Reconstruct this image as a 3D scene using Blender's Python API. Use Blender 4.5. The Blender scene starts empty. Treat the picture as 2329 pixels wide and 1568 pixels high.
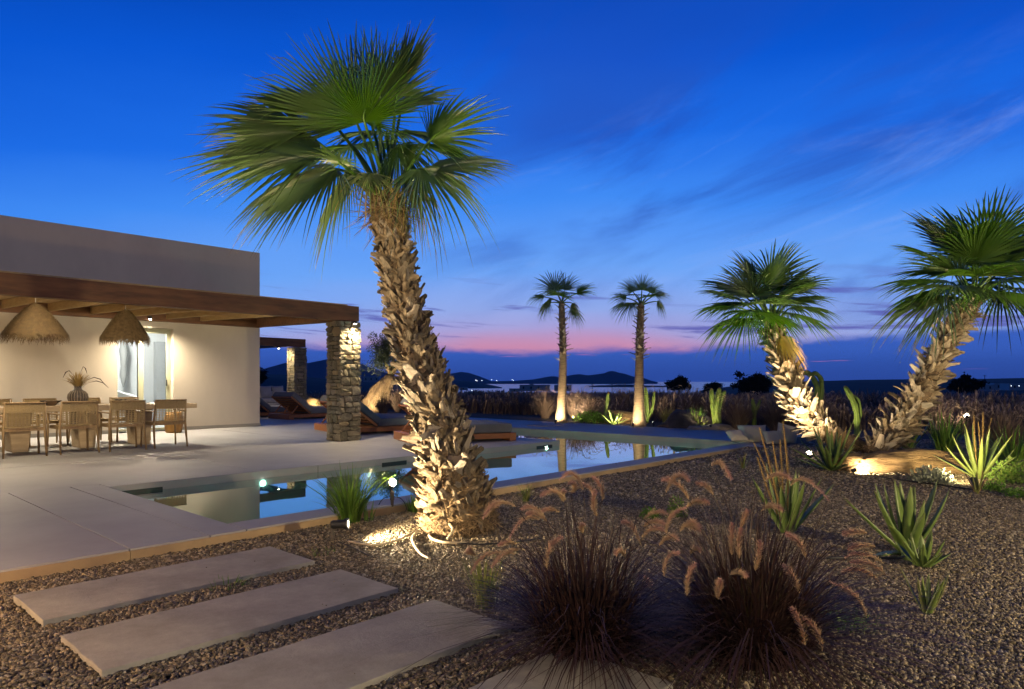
import bpy, bmesh, math, random
import numpy as np
from mathutils import Vector, Matrix, Quaternion, noise

scene = bpy.context.scene
col = scene.collection
R_ = math.radians

# ------------------------------------------------------------------ camera
EYE = 1.10                      # metres above the terrace
cam = bpy.data.cameras.new('camera')
cam.lens = 24.0; cam.sensor_width = 36.0; cam.shift_y = 0.0361
cam.clip_start = 0.05; cam.clip_end = 60000
cam_o = bpy.data.objects.new('camera', cam); col.objects.link(cam_o)
cam_o.location = (0, 0, EYE); cam_o.rotation_euler = (R_(90), 0, 0)
scene.camera = cam_o

# ------------------------------------------------------------------ render / exposure
scene.render.engine = 'CYCLES'
scene.cycles.use_denoising = True
scene.cycles.max_bounces = 5
scene.cycles.diffuse_bounces = 3
scene.cycles.glossy_bounces = 3
scene.cycles.volume_bounces = 0
scene.cycles.transparent_max_bounces = 24
scene.cycles.sample_clamp_indirect = 4.0
scene.cycles.caustics_reflective = False
scene.cycles.caustics_refractive = False
scene.view_settings.view_transform = 'Standard'
scene.view_settings.look = 'None'
scene.view_settings.exposure = 0.0
scene.view_settings.gamma = 1.0

# ------------------------------------------------------------------ sky at dusk
def srgb(r, g, b):
    f = lambda c: (c/255/12.92) if c/255 <= 0.04045 else ((c/255+0.055)/1.055)**2.4
    return (f(r), f(g), f(b))
world = bpy.data.worlds.new('World'); scene.world = world; world.use_nodes = True
nt = world.node_tree; nt.nodes.clear()
def N(t, **k):
    n = nt.nodes.new(t)
    for a, b in k.items(): setattr(n, a, b)
    return n
def L(a, b): nt.links.new(a, b)
def M(op, a, b=None, c=None, clamp=False):
    n = N('ShaderNodeMath', operation=op, use_clamp=clamp)
    for i, x in enumerate((a, b, c)):
        if x is None: continue
        if isinstance(x, (int, float)): n.inputs[i].default_value = x
        else: L(x, n.inputs[i])
    return n.outputs[0]
def SM(x, lo, hi, a=0.0, b=1.0):
    n = N('ShaderNodeMapRange', interpolation_type='SMOOTHSTEP')
    L(x, n.inputs[0])
    for i, val in enumerate((lo, hi, a, b)): n.inputs[i+1].default_value = val
    return n.outputs[0]
def MIX(f, a, b):
    n = N('ShaderNodeMix', data_type='RGBA', clamp_factor=True)
    L(f, n.inputs[0])
    for k, x in ((6, a), (7, b)):
        if isinstance(x, tuple): n.inputs[k].default_value = (*x, 1)
        else: L(x, n.inputs[k])
    return n.outputs[2]
def NOISE(vec, scale, detail=4, rough=.55, rot=(0, 0, 0), sc=(1, 1, 1), loc=(0, 0, 0), dist=0.0):
    m0 = N('ShaderNodeMapping'); m0.inputs['Rotation'].default_value = rot; L(vec, m0.inputs[0])
    mp = N('ShaderNodeMapping'); mp.inputs['Scale'].default_value = sc; mp.inputs['Location'].default_value = loc
    L(m0.outputs[0], mp.inputs[0])
    t = N('ShaderNodeTexNoise'); t.inputs['Scale'].default_value = scale
    t.inputs['Detail'].default_value = detail; t.inputs['Roughness'].default_value = rough
    t.inputs['Distortion'].default_value = dist
    L(mp.outputs[0], t.inputs['Vector']); return t.outputs[0]
tc = N('ShaderNodeTexCoord'); D = tc.outputs['Generated']
sep = N('ShaderNodeSeparateXYZ'); L(D, sep.inputs[0])
dx, dy, dz = sep.outputs
# a faint large-scale wobble of the colour bands
wob = M('MULTIPLY', M('SUBTRACT', NOISE(D, 2.2, 3, .5, sc=(1, 1, 4)), .5), .085)
zz = M('ADD', M('ADD', dz, wob), M('MULTIPLY', M('MULTIPLY', M('SUBTRACT', dx, .06), M('SUBTRACT', dx, .06)), .17))
ramp = N('ShaderNodeValToRGB'); L(zz, ramp.inputs[0])
cr = ramp.color_ramp
stops = [(0.00, srgb(120, 128, 205)), (0.040, srgb(220, 150, 184)), (0.056, srgb(202, 158, 202)),
         (0.076, srgb(178, 172, 228)), (0.105, srgb(154, 178, 242)), (0.170, srgb(112, 170, 253)),
         (0.26, srgb(66, 142, 248)), (0.34, srgb(30, 110, 232)), (0.43, srgb(10, 88, 212)),
         (0.53, srgb(4, 68, 180)), (0.70, srgb(2, 44, 122)), (1.0, srgb(2, 30, 84))]
while len(cr.elements) < len(stops): cr.elements.new(0.5)
for e, (p, c) in zip(cr.elements, stops): e.position = p; e.color = (*c, 1)
clear = ramp.outputs[0]
# soft high wisps, darker than the sky behind them
w1 = NOISE(D, 2.6, 8, .60, rot=(0, R_(22), 0), sc=(1, .6, 3.4), loc=(.35, .2, 1.3), dist=.55)
w2 = NOISE(D, 1.5, 3, .5, sc=(1, 1, 1.6), loc=(4.1, 0, 2.2))
wm = M('MULTIPLY', SM(w1, .40, .66), SM(w2, .28, .48))
wm = M('MULTIPLY', wm, SM(dz, .05, .13)); wm = M('MULTIPLY', wm, SM(dz, .30, .52, 1, .25))
wm = M('MULTIPLY', wm, SM(dx, -.22, .06))
ci = NOISE(D, 2.0, 9, .66, rot=(0, R_(16), 0), sc=(1, .6, 5.0), loc=(2.6, .1, .2), dist=.8)
clear = MIX(M('MULTIPLY', M('MULTIPLY', SM(ci, .50, .72), M('MULTIPLY', SM(dx, -.25, .0), .40)), M('MULTIPLY', SM(dz, .06, .14), SM(dz, .25, .42, 1, 0))), clear, srgb(158, 186, 252))
skyc = MIX(M('MULTIPLY', wm, .68), clear, srgb(40, 76, 176))
# violet streaks over the pink belt
st = NOISE(D, 5.0, 6, .6, rot=(0, R_(-4), 0), sc=(.8, .8, 11), loc=(1.7, .3, 0), dist=.4)
sm_ = M('MULTIPLY', SM(st, .51, .63), M('MULTIPLY', SM(dz, .045, .065), SM(dz, .10, .17, 1, 0)))
skyc = MIX(M('MULTIPLY', sm_, .85), skyc, srgb(92, 92, 180))
# the low bank of cloud on the horizon, pink slits in it
edge = NOISE(D, 4.0, 8, .62, sc=(1, 1, 3.5), loc=(.9, 0, 0))
lift = M('MULTIPLY', M('ABSOLUTE', dx), .030)
bank = SM(M('SUBTRACT', dz, M('ADD', M('MULTIPLY', M('SUBTRACT', edge, .5), .055), lift)), .036, .050, 1, 0)
bankc = MIX(SM(dz, .0, .05), srgb(48, 80, 170), srgb(60, 100, 198))
slit = NOISE(D, 6.5, 4, .55, sc=(.9, .9, 20), loc=(2.3, .6, .4))
slm = M('MULTIPLY', SM(slit, .66, .71), M('MULTIPLY', SM(dz, .012, .024), SM(dz, .045, .06, 1, 0)))
bankc2 = MIX(M('MULTIPLY', slm, .85), bankc, srgb(196, 120, 180))
skyc = MIX(bank, skyc, bankc2)
# below the horizon
skyc = MIX(SM(dz, -.02, .0), srgb(22, 30, 70), skyc)
# the sunset is straight ahead; the sky dims smoothly towards the opposite side
dim = SM(dy, -.75, .55, .30, 1.0)
vm = N('ShaderNodeVectorMath', operation='SCALE'); L(skyc, vm.inputs[0]); L(dim, vm.inputs['Scale'])
bg = N('ShaderNodeBackground'); L(vm.outputs[0], bg.inputs[0]); bg.inputs[1].default_value = 1.0
wo = N('ShaderNodeOutputWorld'); L(bg.outputs[0], wo.inputs[0])

# ------------------------------------------------------------------ frames of reference
F_, CX_, HY_ = 1553.0, 1164.5, 868.0     # survey constants: focal length, centre, horizon of the survey sheet
HA = R_(47.6)                            # heading of the house front (local x runs along the facade)
Ux, Uy = math.cos(HA), math.sin(HA)
def P(u, v, z=0.0): return Vector((Ux*u - Uy*v, Uy*u + Ux*v, z))
def UV(p): return (p.x*Ux + p.y*Uy, -p.x*Uy + p.y*Ux)
def at(x, y, d): return Vector(((x-CX_)/F_*d, d, EYE - (y-HY_)/F_*d))
def gnd(x, y, z=0.0):
    d = (EYE - z)*F_/(y-HY_); return Vector(((x-CX_)/F_*d, d, z))
def sstep(a, b, x):
    t = min(1, max(0, (x-a)/(b-a))); return t*t*(3-2*t)
def ground_z(x, y):
    # the gravel garden: level near the terrace, swelling gently under the leaning palms
    return -0.075 + 0.10*sstep(7.5, 10.5, y)*sstep(3.2, 4.8, x) + 0.012*noise.noise(Vector((x*.9, y*.9, 0)))

# ------------------------------------------------------------------ object helpers
class MB:
    def __init__(s): s.v = []; s.f = []; s.c = []
    def add(s, vs, fs, c=None):
        o = len(s.v); s.v.extend([tuple(x) for x in vs]); s.f.extend([tuple(i+o for i in f) for f in fs])
        if c is not None: s.c.extend(c if isinstance(c, list) else [c]*len(vs))
        return s
    def box(s, a, b, m=None):
        x0, y0, z0 = a; x1, y1, z1 = b
        vs = [(x0,y0,z0),(x1,y0,z0),(x1,y1,z0),(x0,y1,z0),(x0,y0,z1),(x1,y0,z1),(x1,y1,z1),(x0,y1,z1)]
        if m is not None: vs = [m @ Vector(q) for q in vs]
        return s.add(vs, [(0,3,2,1),(4,5,6,7),(0,1,5,4),(1,2,6,5),(2,3,7,6),(3,0,4,7)])
    def beam(s, p, q, w, h, up=Vector((0,0,1))):
        p, q = Vector(p), Vector(q); d = (q-p).normalized(); x = d.cross(up).normalized(); y = x.cross(d)
        vs = [e + x*(i*w/2) + y*(j*h/2) for e in (p, q) for i, j in ((-1,-1),(1,-1),(1,1),(-1,1))]
        return s.add(vs, [(0,1,2,3),(7,6,5,4),(0,4,5,1),(1,5,6,2),(2,6,7,3),(3,7,4,0)])
    def tube(s, pts, rad, n=8, cap=True, prof=None, c=None):
        pts = [Vector(p) for p in pts]; m = len(pts)
        if not isinstance(rad, (list, tuple)): rad = [rad]*m
        vs = []; ref = None
        for i, p in enumerate(pts):
            t = (pts[min(i+1, m-1)] - pts[max(i-1, 0)]).normalized()
            if ref is None: ref = t.cross(Vector((0.13, 1, 0.07)) if abs(t.y) < .9 else Vector((1, 0, 0))).normalized()
            ref = (ref - t*ref.dot(t)).normalized(); b = t.cross(ref)
            for k in range(n):
                a = 2*math.pi*k/n; r = rad[i]*(prof(a, i) if prof else 1)
                vs.append(p + ref*(math.cos(a)*r) + b*(math.sin(a)*r))
        fs = [(i*n+k, i*n+(k+1) % n, (i+1)*n+(k+1) % n, (i+1)*n+k) for i in range(m-1) for k in range(n)]
        if cap: fs += [tuple(range(n))[::-1], tuple((m-1)*n+k for k in range(n))]
        return s.add(vs, fs, c)
    def lathe(s, prof, n=24, o=(0,0,0), wob=None):
        o = Vector(o); vs = []
        for i, (r, z) in enumerate(prof):
            for k in range(n):
                a = 2*math.pi*k/n; q = r*(wob(a, z) if wob else 1)
                vs.append(o + Vector((math.cos(a)*q, math.sin(a)*q, z)))
        m = len(prof)
        return s.add(vs, [(i*n+k, i*n+(k+1) % n, (i+1)*n+(k+1) % n, (i+1)*n+k) for i in range(m-1) for k in range(n)])
    def ribbon(s, pts, wid, side, c=None):
        vs = []; m = len(pts)
        for p, w in zip(pts, wid): vs += [Vector(p)-side*w, Vector(p)+side*w]
        cc = None if c is None else (c if not isinstance(c, list) else [q for q in c for _ in (0, 1)])
        return s.add(vs, [(2*i, 2*i+1, 2*i+3, 2*i+2) for i in range(m-1)], cc)
    def mesh(s, name, mat, smooth=False):
        me = bpy.data.meshes.new(name); me.from_pydata(s.v, [], s.f); me.update()
        if s.c and len(s.c) == len(s.v):
            at_ = me.attributes.new('tint', 'FLOAT', 'POINT'); at_.data.foreach_set('value', s.c)
        if mat is not None: me.materials.append(mat)
        if smooth: me.polygons.foreach_set('use_smooth', [True]*len(me.polygons))
        return me
def link(name, data, parent=None, loc=(0,0,0), rot=(0,0,0), sc=(1,1,1)):
    o = bpy.data.objects.new(name, data); col.objects.link(o)
    o.parent = parent; o.location = loc; o.rotation_euler = rot; o.scale = sc; return o
def obj(name, mb, mat, parent=None, smooth=False, bevel=0, seg=2, loc=(0,0,0), rot=(0,0,0)):
    o = link(name, mb.mesh(name, mat, smooth), parent, loc, rot)
    if bevel:
        b = o.modifiers.new('bevel', 'BEVEL'); b.width = bevel; b.segments = seg; b.limit_method = 'ANGLE'; b.angle_limit = R_(40)
    return o
def tag(o, label=None, cat=None, group=None, kind=None):
    if label: o['label'] = label
    if cat: o['category'] = cat
    if group: o['group'] = group
    if kind: o['kind'] = kind
    return o
def thing(name, label, cat, loc=(0,0,0), rz=0.0, group=None):
    o = link(name, None, None, loc, (0, 0, rz)); o.empty_display_size = .1
    return tag(o, label, cat, group)
def struct(name, mb, mat, rot=0.0, smooth=False, bevel=0):
    return tag(obj(name, mb, mat, None, smooth, bevel, rot=(0, 0, rot)), kind='structure')
def copy_tree(o, parent=None):
    c = o.copy(); col.objects.link(c); c.parent = parent
    for ch in list(o.children): copy_tree(ch, c)
    return c
def local(parent, *pts):         # world points -> a parent's frame (parents are only moved and turned about z)
    m = Matrix.Translation(parent.location) @ Matrix.Rotation(parent.rotation_euler.z, 4, 'Z')
    mi = m.inverted(); return [mi @ Vector(p) for p in pts]

# ------------------------------------------------------------------ materials
def pmat(name, c1, c2=None, scale=6, rough=.75, bump=0.0, bscale=60, sc=(1,1,1), metal=0.0, detail=6,
         rand=0.0, lo=.35, hi=.65, coord='Object', spec=.4, bdist=.01, transl=0.0, tint=None, c3=None, nr=.6):
    m = bpy.data.materials.new(name); m.use_nodes = True
    t = m.node_tree; b = t.nodes['Principled BSDF']; lk = t.links.new
    b.inputs['Roughness'].default_value = rough; b.inputs['Metallic'].default_value = metal
    b.inputs['Specular IOR Level'].default_value = spec
    cin = b.inputs['Base Color']; cin.default_value = (*c1, 1); src = None
    tcn = t.nodes.new('ShaderNodeTexCoord'); mp = t.nodes.new('ShaderNodeMapping')
    mp.inputs['Scale'].default_value = sc; lk(tcn.outputs[coord], mp.inputs[0])
    def mixn(f, a, b2):
        x = t.nodes.new('ShaderNodeMix'); x.data_type = 'RGBA'
        lk(f, x.inputs[0])
        for k, q in ((6, a), (7, b2)):
            if isinstance(q, tuple): x.inputs[k].default_value = (*q, 1)
            else: lk(q, x.inputs[k])
        return x.outputs[2]
    def nz(s_, d_=detail, r_=nr):
        n = t.nodes.new('ShaderNodeTexNoise'); n.inputs['Scale'].default_value = s_
        n.inputs['Detail'].default_value = d_; n.inputs['Roughness'].default_value = r_
        lk(mp.outputs[0], n.inputs['Vector']); return n.outputs[0]
    def mr(x, a, b2, c=0, d=1):
        n = t.nodes.new('ShaderNodeMapRange'); lk(x, n.inputs[0])
        for i, q in enumerate((a, b2, c, d)): n.inputs[i+1].default_value = q
        return n.outputs[0]
    if c2 is not None: src = mixn(mr(nz(scale), lo, hi), c1, c2)
    if rand:
        oi = t.nodes.new('ShaderNodeObjectInfo'); r = oi.outputs['Random']
        if c3 is not None: src = mixn(mr(r, .55, 1.0), src if src else c1, c3)
        h = t.nodes.new('ShaderNodeHueSaturation'); lk(mr(r, 0, 1, 1-rand, 1+rand), h.inputs['Value'])
        wn = t.nodes.new('ShaderNodeMath'); wn.operation = 'FRACT'
        mu = t.nodes.new('ShaderNodeMath'); mu.operation = 'MULTIPLY'; mu.inputs[1].default_value = 7.31
        lk(r, mu.inputs[0]); lk(mu.outputs[0], wn.inputs[0]); lk(mr(wn.outputs[0], 0, 1, .75, 1.2), h.inputs['Saturation'])
        if src: lk(src, h.inputs['Color'])
        else: h.inputs['Color'].default_value = (*c1, 1)
        src = h.outputs[0]
    if tint is not None:
        a = t.nodes.new('ShaderNodeAttribute'); a.attribute_name = 'tint'
        src = mixn(a.outputs['Fac'], src if src else c1, tint)
    if src: lk(src, cin)
    if bump:
        bn = t.nodes.new('ShaderNodeBump'); bn.inputs['Strength'].default_value = bump; bn.inputs['Distance'].default_value = bdist
        lk(nz(bscale, 5), bn.inputs['Height']); lk(bn.outputs[0], b.inputs['Normal'])
    if transl:
        tr = t.nodes.new('ShaderNodeBsdfTranslucent'); ms = t.nodes.new('ShaderNodeMixShader'); ms.inputs[0].default_value = transl
        if src: lk(src, tr.inputs[0])
        else: tr.inputs[0].default_value = (*c1, 1)
        out = t.nodes['Material Output']; lk(b.outputs[0], ms.inputs[1]); lk(tr.outputs[0], ms.inputs[2]); lk(ms.outputs[0], out.inputs[0])
    return m
def emat(name, c, s):
    m = bpy.data.materials.new(name); m.use_nodes = True; t = m.node_tree
    b = t.nodes['Principled BSDF']; b.inputs['Base Color'].default_value = (*c, 1)
    b.inputs['Emission Color'].default_value = (*c, 1); b.inputs['Emission Strength'].default_value = s; return m

WARM = (1.0, .70, .36); WARM2 = (1.0, .77, .46)
m_plaster = pmat('warm_plaster', (.64, .57, .475), (.53, .47, .39), scale=.7, rough=.9, bump=.22, bscale=18, bdist=.008, detail=12, nr=.68, sc=(1, 1, .55), lo=.3, hi=.72)
m_white = pmat('white_interior', (.78, .79, .80), rough=.9)
m_plinth = pmat('plinth_grey', (.30, .28, .25), rough=.85)
m_micro = pmat('microcement', (.355, .352, .36), (.265, .264, .272), scale=.8, rough=.60, bump=.12, bscale=60, lo=.3, hi=.7, detail=12, nr=.66)
m_edge = pmat('raw_stone_edge', (.42, .30, .17), (.30, .22, .13), scale=3, rough=.85, bump=.2, bscale=40)
m_slab = pmat('travertine_slab', (.40, .378, .34), (.21, .20, .18), scale=2.6, rough=.88, bump=.55, bscale=55, detail=14, bdist=.006, nr=.72, lo=.28, hi=.68)
m_joint = pmat('joint_grout', (.16, .15, .15), rough=.9)
m_beam = pmat('stained_beam', (.20, .090, .035), (.10, .045, .02), scale=2.2, rough=.6, sc=(1, 6, 6), bump=.2, bscale=30, detail=8)
m_pine = pmat('pale_pine', (.48, .34, .16), (.38, .26, .11), scale=4, rough=.65, sc=(6, 1, 6), bump=.1, bscale=30)
m_stone = pmat('schist_stone', (.27, .245, .175), (.16, .145, .105), scale=5, rough=.85, bump=1.0, bscale=9, rand=.24, c3=(.29, .235, .15), bdist=.02, detail=9)
m_mortar = pmat('dark_mortar', (.085, .075, .06), rough=.95, bump=.4, bscale=40)
m_teak = pmat('teak', (.33, .13, .045), (.25, .095, .035), scale=5, rough=.55, sc=(1, 8, 8))
m_oak = pmat('weathered_oak', (.34, .23, .11), (.25, .165, .08), scale=4, rough=.6, sc=(8, 1, 1))
m_tabletop = pmat('bleached_table_wood', (.44, .33, .20), (.33, .24, .14), scale=3, rough=.6, sc=(1, 8, 8), bump=.15, bscale=20)
m_cane = pmat('paper_cord', (.40, .30, .15), (.31, .22, .10), scale=60, rough=.7)
m_straw = pmat('straw', (.22, .145, .065), (.12, .08, .036), scale=20, rough=.8, transl=.15)
m_dark = pmat('charcoal_fabric', (.055, .058, .065), (.045, .047, .053), scale=30, rough=.9, bump=.1, bscale=200)
m_cream = pmat('cream_canvas', (.48, .44, .38), (.42, .38, .33), scale=6, rough=.9, bump=.15, bscale=8, bdist=.03)
m_black = pmat('black_metal', (.025, .025, .027), rough=.5, metal=.2)
m_grey = pmat('brown_plastic', (.10, .085, .07), rough=.6)
m_frame = pmat('sage_frame', (.40, .40, .28), rough=.5)
m_clay = pmat('brown_ceramic', (.045, .035, .030), (.09, .07, .055), scale=40, rough=.5, bump=.7, bscale=45, sc=(1, 1, .6))
m_basket = pmat('dark_weave', (.035, .028, .024), (.30, .22, .14), scale=9, rough=.75, lo=.53, hi=.55, detail=1)
m_dry = pmat('dried_grass', (.42, .29, .10), (.33, .22, .08), scale=20, rough=.8, transl=.2)
m_leaf = pmat('palm_leaf', (.065, .140, .022), (.095, .185, .032), scale=5, rough=.36, rand=.28, transl=.22, tint=(.30, .20, .07), spec=.6)
m_leafdry = pmat('yellowing_leaf', (.34, .27, .04), (.26, .22, .04), scale=5, rough=.5, transl=.25, tint=(.34, .20, .07))
m_boot = pmat('palm_leaf_base', (.32, .26, .18), (.085, .06, .036), scale=6, rough=.8, bump=.8, bscale=22, rand=.38, c3=(.36, .31, .24), sc=(4, 4, .5), bdist=.03, lo=.3, hi=.72)
m_bark = pmat('palm_bark', (.10, .068, .04), (.05, .034, .02), scale=9, rough=.9, bump=.8, bscale=18, bdist=.02)
m_ring = pmat('ringed_bark', (.25, .185, .115), (.13, .095, .06), scale=14, rough=.85, bump=.8, bscale=16, sc=(.5, .5, 4), bdist=.012)
m_fibre = pmat('palm_fibre', (.27, .185, .095), (.12, .08, .04), scale=30, rough=.85)
m_pebble = pmat('pebble', (.158, .124, .076), (.100, .078, .048), scale=20, rough=.6, rand=.46, c3=(.26, .215, .145))
m_soil = pmat('gravel_bed', (.075, .066, .055), (.12, .105, .09), scale=60, rough=.95, bump=1.0, bscale=90, bdist=.03, lo=.4, hi=.6)
m_blade = pmat('purple_blade', (.062, .027, .022), (.026, .014, .011), scale=12, rough=.55, tint=(.09, .07, .025))
m_plume = pmat('grass_plume', (.58, .34, .30), (.48, .27, .24), scale=25, rough=.85, transl=.35, tint=(.58, .43, .24))
m_aloe = pmat('aloe_leaf', (.11, .17, .04), (.08, .13, .03), scale=7, rough=.42, tint=(.26, .13, .05), bump=.1, bscale=20)
m_stalk = pmat('aloe_stalk', (.26, .16, .05), (.18, .12, .04), scale=30, rough=.8)
m_cactus = pmat('cactus_skin', (.14, .21, .04), (.10, .165, .03), scale=12, rough=.55, tint=(.35, .16, .05))
m_green = pmat('fresh_blade', (.12, .25, .03), (.08, .18, .022), scale=10, rough=.45, transl=.25, tint=(.30, .26, .08))
m_succ = pmat('succulent', (.11, .17, .05), (.08, .13, .045), scale=15, rough=.5, tint=(.34, .36, .28))
m_rock = pmat('warm_rock', (.38, .25, .115), (.14, .09, .045), scale=3.5, rough=.88, bump=1.0, bscale=7, sc=(.8, 4, 6), detail=12, bdist=.06, nr=.68)
m_darkrock = pmat('dark_rock', (.09, .08, .075), (.05, .045, .04), scale=5, rough=.9, bump=1.0, bscale=9, bdist=.04)
m_olivebark = pmat('olive_bark', (.34, .24, .13), (.16, .11, .06), scale=6, rough=.85, bump=1.0, bscale=10, sc=(3, 3, .7), bdist=.05)
m_olive = pmat('olive_leaf', (.06, .085, .04), (.09, .12, .06), scale=8, rough=.5, transl=.2)
m_bgreed = pmat('meadow_grass', (.17, .115, .088), (.09, .064, .052), scale=1.5, rough=.85, tint=(.40, .30, .24))
m_farland = pmat('dark_land', (.030, .032, .030), (.045, .045, .04), scale=.02, rough=.95)
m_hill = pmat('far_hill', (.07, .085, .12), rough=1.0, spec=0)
m_fartree = pmat('far_foliage', (.018, .022, .014), (.03, .035, .02), scale=2, rough=.9)
m_farhouse = pmat('far_white_house', (.55, .52, .48), rough=.9)
m_hose = pmat('clear_hose', (.45, .38, .26), rough=.35)
m_cable = pmat('black_cable', (.02, .02, .02), rough=.5)
m_poolwall = pmat('pool_plaster', (.40, .55, .47), (.36, .50, .43), scale=2, rough=.8)
m_lamp = emat('lamp_glow', (1.0, .86, .62), 30.0)
m_poollamp = emat('pool_lamp_glow', (.90, 1.0, .85), 60.0)
m_far_lamp = emat('far_lamp_glow', (.80, .90, 1.0), 6.0)
LAMP_K = 3.2
def lamp(name, parent, loc, kind='SPOT', power=30, color=WARM, size=.03, angle=80, blend=.6, aim=None):
    d = bpy.data.lights.new(name, kind); d.energy = power*LAMP_K; d.color = color
    d.shadow_soft_size = size
    if kind == 'SPOT': d.spot_size = R_(angle); d.spot_blend = blend
    o = link(name, d, parent, loc)
    if aim is not None: o.rotation_euler = (Vector(aim)).to_track_quat('-Z', 'Y').to_euler()
    return o
# ================================================================== SETTING
rnd = random.Random(11)
Z_W = -0.09                                   # water level
V0, V1, VF = 4.88, 5.20, 7.92                 # terrace front edge, near pool edge, far pool edge
UL, UP, UE = 2.42, 10.0, 12.05                # pool left end, end of the peninsula, far end of the pool
VB = 12.8                                     # far end of the pool wing

# ---- terrace: grout bed with poured panels on it
bed = MB()
for a, b, c, d in ((-8, 2.415, V0+.02, VF), (2.415, 12.04, V0+.02, V1-.005), (12.055, 14.5, 4.27, VB), (-8, UP-.005, VF+.005, 15.9), (8.3, UP-.005, 15.9, VB), (UP-.005, 14.5, VB+.005, 15.9), (8.3, 14.5, 15.9, 27)):
    bed.box((a, min(c, d), -.30), (b, max(c, d), -.022))
terrace = struct('terrace', bed, m_joint, HA)
J = .004
def panel(u0, u1, v0, v1, name='paving_panel', z0=-.10, z1=0.0):
    return obj(name, MB().box((u0+J, v0+J, z0), (u1-J, v1-J, z1 + rnd.uniform(-.0012, .0012))), m_micro, terrace, bevel=.004, seg=2)
us = [-8, -4.4, -1.4, 1.62, 2.15]
for a, b in zip(us[:-1], us[1:]): panel(a, b, V0, 8.22)
panel(2.15, UL, V0, 8.22, 'coping_slab')
for a, b in ((UL, 5.4), (5.4, 8.4), (8.4, 11.0), (11.0, UE)): panel(a, b, V0, V1, 'coping_slab')
for a, b in ((UL, 4.9), (4.9, 7.4), (7.4, UP)): panel(a, b, VF, 8.22, 'coping_slab')
gu = [-8, -4.9, -1.9, 1.1, 4.1, 7.0, 9.7]; gv = [8.22, 10.62, 13.3, 15.94]
for a, b in zip(gu[:-1], gu[1:]):
    for c, d in zip(gv[:-1], gv[1:]): panel(a, b, c, d)
panel(9.7, UP, 8.22, VB, 'coping_slab'); panel(9.7, UE, VB, 15.94); panel(UE, 14.5, VB, 15.94)
panel(UE, UE+.28, 4.25, VB, 'coping_slab')
for c, d in ((4.25, 7.3), (7.3, 10.2), (10.2, VB)): panel(UE+.28, 14.5, c, d)
obj('drain_cover', MB().box((12.75, 10.55, .002), (13.35, 11.15, .018)), m_cream, terrace, bevel=.004)
for c, d in ((15.94, 18.6), (18.6, 21.3), (21.3, 24), (24, 27)):
    for a, b in ((8.34, 11.2), (11.2, 14.5)): panel(a, b, c, d)
panel(11.3, 12.04, 4.25, V0, 'paving_panel', -.12, -.004)
for a, b in ((-8, -2), (-2, 1.62), (1.62, 5.4), (5.4, 8.4), (8.4, 11.3)):
    obj('edge_stone', MB().box((a+.002, V0-.012, -.16), (b-.002, V0+.004, -.014)), m_edge, terrace)

# ---- pool
shell = MB(); zb = -1.25
def wallq(p, q): shell.add([(*p, zb), (*q, zb), (*q, -.10), (*p, -.10)], [(0, 1, 2, 3)])
poly = [(UL, V1), (UE, V1), (UE, VB), (UP, VB), (UP, VF), (UL, VF)]
for i in range(6): wallq(poly[i], poly[(i+1) % 6])
shell.add([(*p, zb) for p in poly], [(0, 1, 2, 3, 4, 5)])
pool = struct('pool', shell, m_poolwall, HA)
m_water = bpy.data.materials.new('pool_water'); m_water.use_nodes = True
t = m_water.node_tree; t.nodes.clear()
_o = t.nodes.new('ShaderNodeOutputMaterial'); _m = t.nodes.new('ShaderNodeMixShader'); _f = t.nodes.new('ShaderNodeFresnel')
_g = t.nodes.new('ShaderNodeBsdfGlossy'); _t = t.nodes.new('ShaderNodeBsdfTransparent')
_f.inputs[0].default_value = 1.38; _g.inputs['Roughness'].default_value = .015; _g.inputs['Color'].default_value = (.92, 1, 1, 1)
_t.inputs[0].default_value = (.42, .80, .76, 1)
_n = t.nodes.new('ShaderNodeTexNoise'); _n.inputs['Scale'].default_value = 1.1; _n.inputs['Detail'].default_value = 2
_c = t.nodes.new('ShaderNodeTexCoord'); _b = t.nodes.new('ShaderNodeBump'); _b.inputs['Strength'].default_value = .012; _b.inputs['Distance'].default_value = .1
t.links.new(_c.outputs['Object'], _n.inputs['Vector']); t.links.new(_n.outputs[0], _b.inputs['Height'])
for q in (_g, _f): t.links.new(_b.outputs[0], q.inputs['Normal'])
_k = t.nodes.new('ShaderNodeMath'); _k.operation = 'MULTIPLY'; _k.use_clamp = True; _k.inputs[1].default_value = 1.55; t.links.new(_f.outputs[0], _k.inputs[0])
t.links.new(_k.outputs[0], _m.inputs[0]); t.links.new(_t.outputs[0], _m.inputs[1]); t.links.new(_g.outputs[0], _m.inputs[2]); t.links.new(_m.outputs[0], _o.inputs[0])
wm_ = MB().add([(p[0], p[1], Z_W) for p in poly], [(0, 1, 2, 3, 4, 5)])
struct('pool_water', wm_, m_water, HA)
m_skim = pmat('skimmer_dark', (.02, .03, .028), rough=.4)
for uu, w in ((2.75, .42), (6.15, .44), (9.55, .44)):
    s = MB(); s.box((uu-w/2, VF-.004, -.135), (uu+w/2, VF+.05, -.06))
    obj('skimmer_mouth', s, m_skim, pool)
for uu, vv, zz_ in ((4.13, VF, -.150), (9.60, VF, -.115)):
    d = MB().tube([(uu, vv-.012, zz_), (uu, vv+.01, zz_)], .032, 16)
    pl = obj('pool_light', d, m_poollamp, pool)
    lamp('lamp', pool, (uu, vv-.10, zz_-.12), 'SPOT', 80, (.62, 1.0, .86), .05, 165, .8, (0, -1, -.25))
lamp('lamp', pool, (11.7, 9.2, -.40), 'SPOT', 60, (.55, 1.0, .84), .05, 165, .8, (-1, 0, -.2))

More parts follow.
